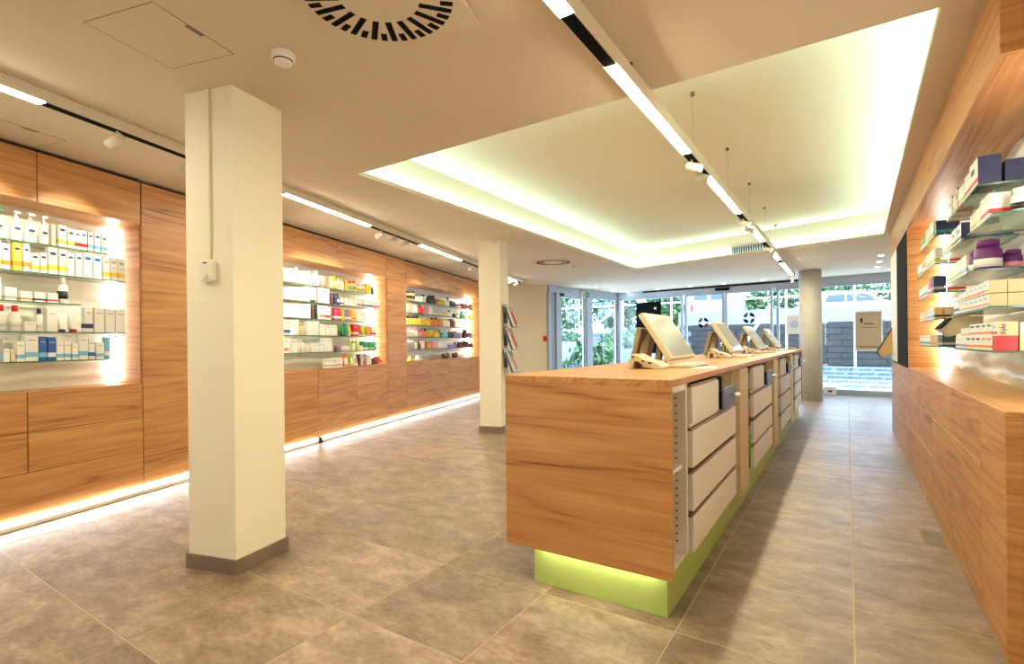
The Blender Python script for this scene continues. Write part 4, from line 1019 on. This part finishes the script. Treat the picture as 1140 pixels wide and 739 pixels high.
right_row('C', '''3.62 3.70 .56 .72 0 .026 box navy
3.71 3.86 .526 .60 0 .10 box2 navy white navy
3.87 4.02 .526 .60 0 .10 box2 navy white navy
4.03 4.16 .526 .60 0 .09 box white orange
4.17 4.38 .526 .60 0 .085 box*2 white sky
3.72 4.0 .63 .70 0 .08 box*3 cream red''')
right_row('D', '''3.365 3.475 .53 .64 0 .148 jar purple purple white
3.40 3.475 .642 .717 0 .092 jar purple purple pink
3.50 3.58 .64 .715 0 .092 jar purple purple pink
3.485 3.56 .526 .60 0 .11 jar purple purple white
3.58 3.72 .526 .60 0 .105 box*2 white sky
3.73 3.95 .526 .60 0 .10 box*3 white lime
3.96 4.22 .526 .60 0 .085 box*3 white lime''')
right_row('E', '''3.065 3.165 .526 .586 0 .058 box2 tan white orange
3.065 3.165 .588 .648 0 .058 box tan
3.065 3.165 .650 .710 0 .058 box tan
3.065 3.165 .526 .586 .059 .058 box2 tan white orange
3.065 3.165 .588 .648 .059 .058 box tan
3.065 3.165 .650 .710 .059 .058 box tan
3.17 3.59 .526 .586 0 .058 box2*4 tan white orange
3.17 3.59 .526 .586 .059 .058 box2*4 tan white orange
3.60 3.80 .526 .586 0 .058 box*2 white tan
3.60 3.80 .526 .586 .059 .05 box*2 white tan
3.81 3.96 .526 .586 0 .09 box white blue''')
right_row('F', '''2.925 3.015 .526 .592 0 .062 box red
2.925 3.015 .596 .640 0 .062 box tan
2.925 3.015 .644 .70 0 .062 box tan
2.93 3.02 .528 .594 .063 .060 box2 tan white red
2.93 3.02 .598 .635 .063 .058 box cream
3.02 3.24 .526 .592 0 .062 box*2 white orange orange
3.02 3.24 .526 .592 .063 .060 box*2 white orange green
3.245 3.60 .526 .592 0 .062 box*3 white orange purple
3.245 3.50 .526 .592 .063 .060 box*2 white orange purple
3.61 3.92 .526 .592 0 .062 box*3 white violet
3.51 3.75 .526 .592 .063 .045 box*2 white pink''')
right_row('f1', '''4.67 4.78 .526 .66 0 .095 box navy teal
4.79 4.99 .526 .60 0 .125 box*2 white grey
5.0 5.22 .526 .60 0 .115 box*2 cream lime
5.23 5.54 .526 .60 0 .10 box*4 green white''')
right_row('f2', '''4.73 4.95 .526 .60 0 .115 box*2 white lime
4.96 5.22 .526 .60 0 .115 box*2 cream grey
5.23 5.48 .526 .60 0 .11 box*2 orange white
5.49 5.79 .526 .60 0 .10 box*3 white green
4.73 4.79 .61 .74 0 .09 box cream red''')
right_row('f3', '''4.80 4.93 .526 .60 0 .115 box navy grey
4.94 5.10 .526 .60 0 .11 box*2 red white
5.11 5.40 .526 .60 0 .09 box*4 white teal
5.41 5.74 .526 .60 0 .085 box*4 white rose
4.80 4.86 .61 .655 0 .09 box cream red
4.80 4.86 .66 .705 0 .09 box white red''')
right_row('f4', '''4.75 4.80 .526 .572 0 .085 box tan navy
4.75 4.80 .575 .62 0 .085 box tan navy
4.75 4.80 .623 .668 0 .085 box tan navy
4.75 4.80 .671 .716 0 .085 box tan navy
4.81 5.2 .526 .58 0 .085 box*4 white sky
5.21 5.69 .526 .58 0 .08 box*4 cream peach''')
right_row('f5', '''4.42 4.50 .526 .60 0 .08 box darkgreen grey
4.51 4.62 .526 .60 0 .08 box darkgreen tan
4.63 5.0 .526 .60 0 .078 box*3 tan orange
5.01 5.69 .526 .60 0 .078 box*5 white teal''')
# lettering on the top carton of the fifth right shelf
text('printed_word', 'Xylo', .025, None, Matrix.Identity(4), pm('navy'))
lw = bpy.data.objects['printed_word']
host = [o for o in bpy.data.objects if o.get('category') == 'box' and abs(o.location.y - 2.975) < .03 and abs(o.location.x - .561) < .004 and abs(o.location.z - RZ[4] - .0635) < .01]
if host: lw.parent = host[0]; lw.matrix_local = Matrix.Translation((host[0].dimensions.x / 2 + .0012, -.006, .004)) @ Matrix(((0, 0, 1, 0), (0, -1, 0, 0), (1, 0, 0, 0), (0, 0, 0, 1)))
else: bpy.data.objects.remove(lw)
# ------------------------------------------------------------------ outside
M_PAVE = mat('pavement', (232, 232, 232), .8, var=.08, bscale=2)
M_CONCW = mat('pale_concrete', (134, 136, 138), .85, var=.07, bscale=1.2)
M_SLEEP = mat('dark_stone', (48, 45, 42), .85, var=.25, bscale=3)
M_POLE = mat('white_pole', (226, 230, 236), .4)
go = struct('ground'); MB().box(-40, 30, 12.6, 21, -.25, -.13, M_PAVE).build('pavement', go); MB().box(-40, 30, 20.6, 60, 1.55, 1.72, mat('gravel', (170, 168, 160), .9, var=.15, bscale=6)).build('upper_terrace', go)
rw = thing('retaining_wall', 'dark stone retaining wall with pale joints across the street', 'wall', (0, 20, 0))
MB().box(-5.4, 9, .06, .35, -.13, 1.71, M_CONCW).build('backing', rw)
MB().box(-5.4, 9, -.02, .35, 1.712, 2.25, M_CONCW).build('parapet', rw)
rnd = random.Random(3); sm = MB().box(-.79, .79, -.03, .059, -.095, .095, M_SLEEP).mesh('stone_block', .01)
for r_ in range(9):
    z = -.02 + r_ * .203
    if z > 1.66: break
    for c in range(9): link('stone_block', sm, rw, (-4.55 + c * 1.6 + (.4 if r_ % 2 else 0), rnd.uniform(-.02, .015), z + .05))
cw_ = thing('garden_wall', 'pale concrete garden wall outside the side door', 'wall', (0, 19, 0))
MB().box(-22, -5.45, 0, .3, -.13, 1.45, M_CONCW).build('wall', cw_); MB().box(-22, -5.45, -.04, .34, 1.451, 1.52, M_CONCW).build('coping', cw_)
LEAF = [mat('leaf_dark', (36, 64, 34), .6), mat('leaf_mid', (66, 100, 50), .6), mat('leaf_pale', (112, 140, 84), .6)]
def foliage(n, r, size, seed):
    rn = random.Random(seed); b = MB(); ks = [b.mi(m) for m in LEAF]
    for i in range(n):
        a, t = rn.uniform(0, 2 * pi), math.acos(rn.uniform(-1, 1)); q = rn.uniform(.55, 1.05) * (1 + .18 * math.sin(3 * a + seed) * math.sin(2 * t))
        c = Vector((r[0] * q * math.sin(t) * math.cos(a), r[1] * q * math.sin(t) * math.sin(a), r[2] * q * math.cos(t)))
        x = Vector((rn.gauss(0, 1), rn.gauss(0, 1), rn.gauss(0, 1))).normalized(); y = x.orthogonal().normalized(); s = size * rn.uniform(.6, 1.3)
        f = b.bm.faces.new([b.bm.verts.new(c + x * s), b.bm.verts.new(c + y * s * .45), b.bm.verts.new(c - x * s), b.bm.verts.new(c - y * s * .45)]); f.material_index = ks[min(2, int(rn.random() * 3))]
    me = bpy.data.meshes.new('foliage'); b.bm.to_mesh(me); b.bm.free()
    for m in b.mats: me.materials.append(m)
    return me
TRUNK = mat('bark', (92, 76, 60), .9)
def bush(name, cat, label, x, y, z0, r, n, size, seed, group=None):
    o = thing(name, label, cat, (x, y, z0), 0, group); link('foliage', foliage(n, r, size, seed), o, (0, 0, r[2] * .95), kind='stuff')
    MB().tube((0, 0, 0), (0, 0, r[2] * 1.0), .05 + r[0] * .03, TRUNK, 8, .03).build('trunk', o); return o
BX = [(-19, 31.0, 1.5), (-15.5, 31.0, 1.7), (-12.2, 31.0, 1.4), (-9.2, 31.0, 1.3), (-6.3, 31.0, 1.3), (-3.4, 31.0, 1.4), (-.3, 31.0, 1.5), (2.9, 31.0, 1.7), (6.4, 31.0, 1.7)]
for i, (x, y, r) in enumerate(BX):
    bush('hedge_shrub', 'shrub', 'green shrub on the bank behind the car park, %s from the left' % ORD[i], x, y, 1.72, (r * 1.0, r * .7, r * 1.05), 1300, .19, i + 2, 'shrubs on the bank')
# leafy shrub in a planter outside the door
p = upl(662, 400, (0, 16.2), (1, 0))
pl = thing('planter', 'dark planter trough under the leafy shrub outside the side door', 'planter', (p.x, 16.2, -.13)); MB().prism([(-.75, 0), (.75, 0), (.85, .5), (-.85, .5)], -.3, .3, mat('dark_planter', (58, 62, 70), .6)).build('trough', pl)
bush('leafy_shrub', 'shrub', 'leafy green shrub growing in the dark planter outside', p.x, 16.2, .371, (.9, .4, .40), 260, .16, 31)
p = upl(632, 400, (0, 17.0), (1, 0)); bush('small_shrub', 'shrub', 'small dark green shrub left of the planter outside', p.x + .1, 16.95, -.13, (.35, .3, .36), 200, .1, 33)
pb = thing('planter', 'pale concrete planter block outside the glass side door', 'planter', (p.x - .5, 17.6, -.13)); MB().box(-1.3, .9, -.3, .4, 0, 1.3, M_CONCW).build('block', pb, bevel=.02)
bush('low_shrub', 'shrub', 'low pale shrub on top of the concrete planter block', p.x - .6, 17.6, 1.171, (.9, .35, .22), 260, .09, 35)
p = upl(700, 392, (0, 17.5), (1, 0)); pb = thing('planter', 'pale concrete planter behind the black poster in the window', 'planter', (p.x, 17.5, -.13)); MB().box(-1.2, 1.2, -.3, .3, 0, 1.05, M_CONCW).build('block', pb, bevel=.02)
bush('low_shrub', 'shrub', 'grey green shrub in the planter behind the black poster', p.x - .1, 17.5, .921, (1.1, .35, .35), 320, .1, 37)
# vehicles on the upper terrace
M_CARW = mat('white_car_paint', (190, 192, 196), .25); M_TYRE = mat('tyre', (34, 34, 36), .8); M_CGL = mat('car_glass', (70, 84, 98), .1)
def vehicle(name, label, x, y, prof, win, wheels, wdt):
    o = thing(name, label, name, (x, y, 1.722)); MB().prism(prof, 0, wdt, M_CARW).build('body', o, bevel=.05, seg=2)
    for q in win: MB().prism(q, -.012, .0, M_CGL).build('side_window', o)
    for wx in wheels:
        for yy in (-.02, wdt - .18): MB().tube((wx, yy, .31), (wx, yy + .2, .31), .31, M_TYRE, 20).build('wheel', o); 
    for wx in wheels: MB().tube((wx, -.03, .31), (wx, -.021, .31), .18, M_ALU, 14).build('hub_cap', o)
p = upl(886, 330, (0, 25.0), (1, 0))
vehicle('car', 'white car parked above the dark retaining wall', p.x, 25.0, [(0, .25), (4.2, .25), (4.25, .7), (4.0, .86), (3.1, .95), (2.4, 1.42), (1.0, 1.45), (.2, .98), (-.02, .8)], [[(1.05, .98), (1.75, .98), (1.75, 1.36), (1.2, 1.36)], [(1.82, .98), (2.85, .98), (2.38, 1.34), (1.82, 1.36)]], (.8, 3.35), 1.7)
p = upl(789, 330, (0, 24.0), (1, 0))
vn = thing('van', 'white van seen from behind through the sliding door', 'van', (p.x, 24.0, 1.722))
MB().prism([(-.8, .3), (.8, .3), (.82, 1.1), (.74, 1.75), (.5, 1.98), (-.5, 1.98), (-.74, 1.75), (-.82, 1.1)], 0, 4.4, M_CARW).build('body', vn, bevel=.05, seg=2)
for sx in (-1, 1):
    MB().box(sx * .36 - .28, sx * .36 + .28, -.012, 0, 1.18, 1.62, M_CGL).build('rear_window', vn, bevel=.004)
    MB().box(sx * .74 - .05, sx * .74 + .05, -.02, .0, .75, 1.05, mat('tail_light', (190, 40, 36), .3)).build('tail_light', vn)
    for yy in (.9, 3.4): MB().tube((sx * .62, yy, .31), (sx * .82, yy, .31), .31, M_TYRE, 18).build('wheel', vn)
MB().box(-.78, .78, -.06, .0, .30, .48, mat('grey_bumper', (120, 124, 130), .5)).build('bumper', vn)
# white site fence with rails
fe = thing('site_fence', 'white tube fence with rails in front of the retaining wall', 'fence', (0, 19.4, 0))
for i in range(13):
    x = -15 + i * 1.9; MB().tube((x, 0, -.13), (x, 0, 3.3), .035, M_POLE, 8).build('post', fe)
for z in (2.55, 3.05): MB().tube((-15.2, -.04, z), (8, -.04, z + .1), .028, M_POLE, 8).build('rail', fe)
a, b_ = upl(823, 374, (0, 19.3), (1, 0)), upl(858, 338, (0, 19.3), (1, 0)); br = thing('brace_pole', 'white slanted pole leaning outside the sliding door', 'pole'); MB().tube((a.x - .5, 19.2, -.13), b_, .05, M_POLE, 10).build('tube', br)
a, b_ = upl(655, 368, (0, 18.6), (1, 0)), upl(690, 340, (0, 18.6), (1, 0)); br = thing('brace_pole', 'white slanted pole outside beside the glass side door', 'pole'); MB().tube((a.x - 2.2, 18.5, -.13), b_, .04, M_POLE, 10).build('tube', br)
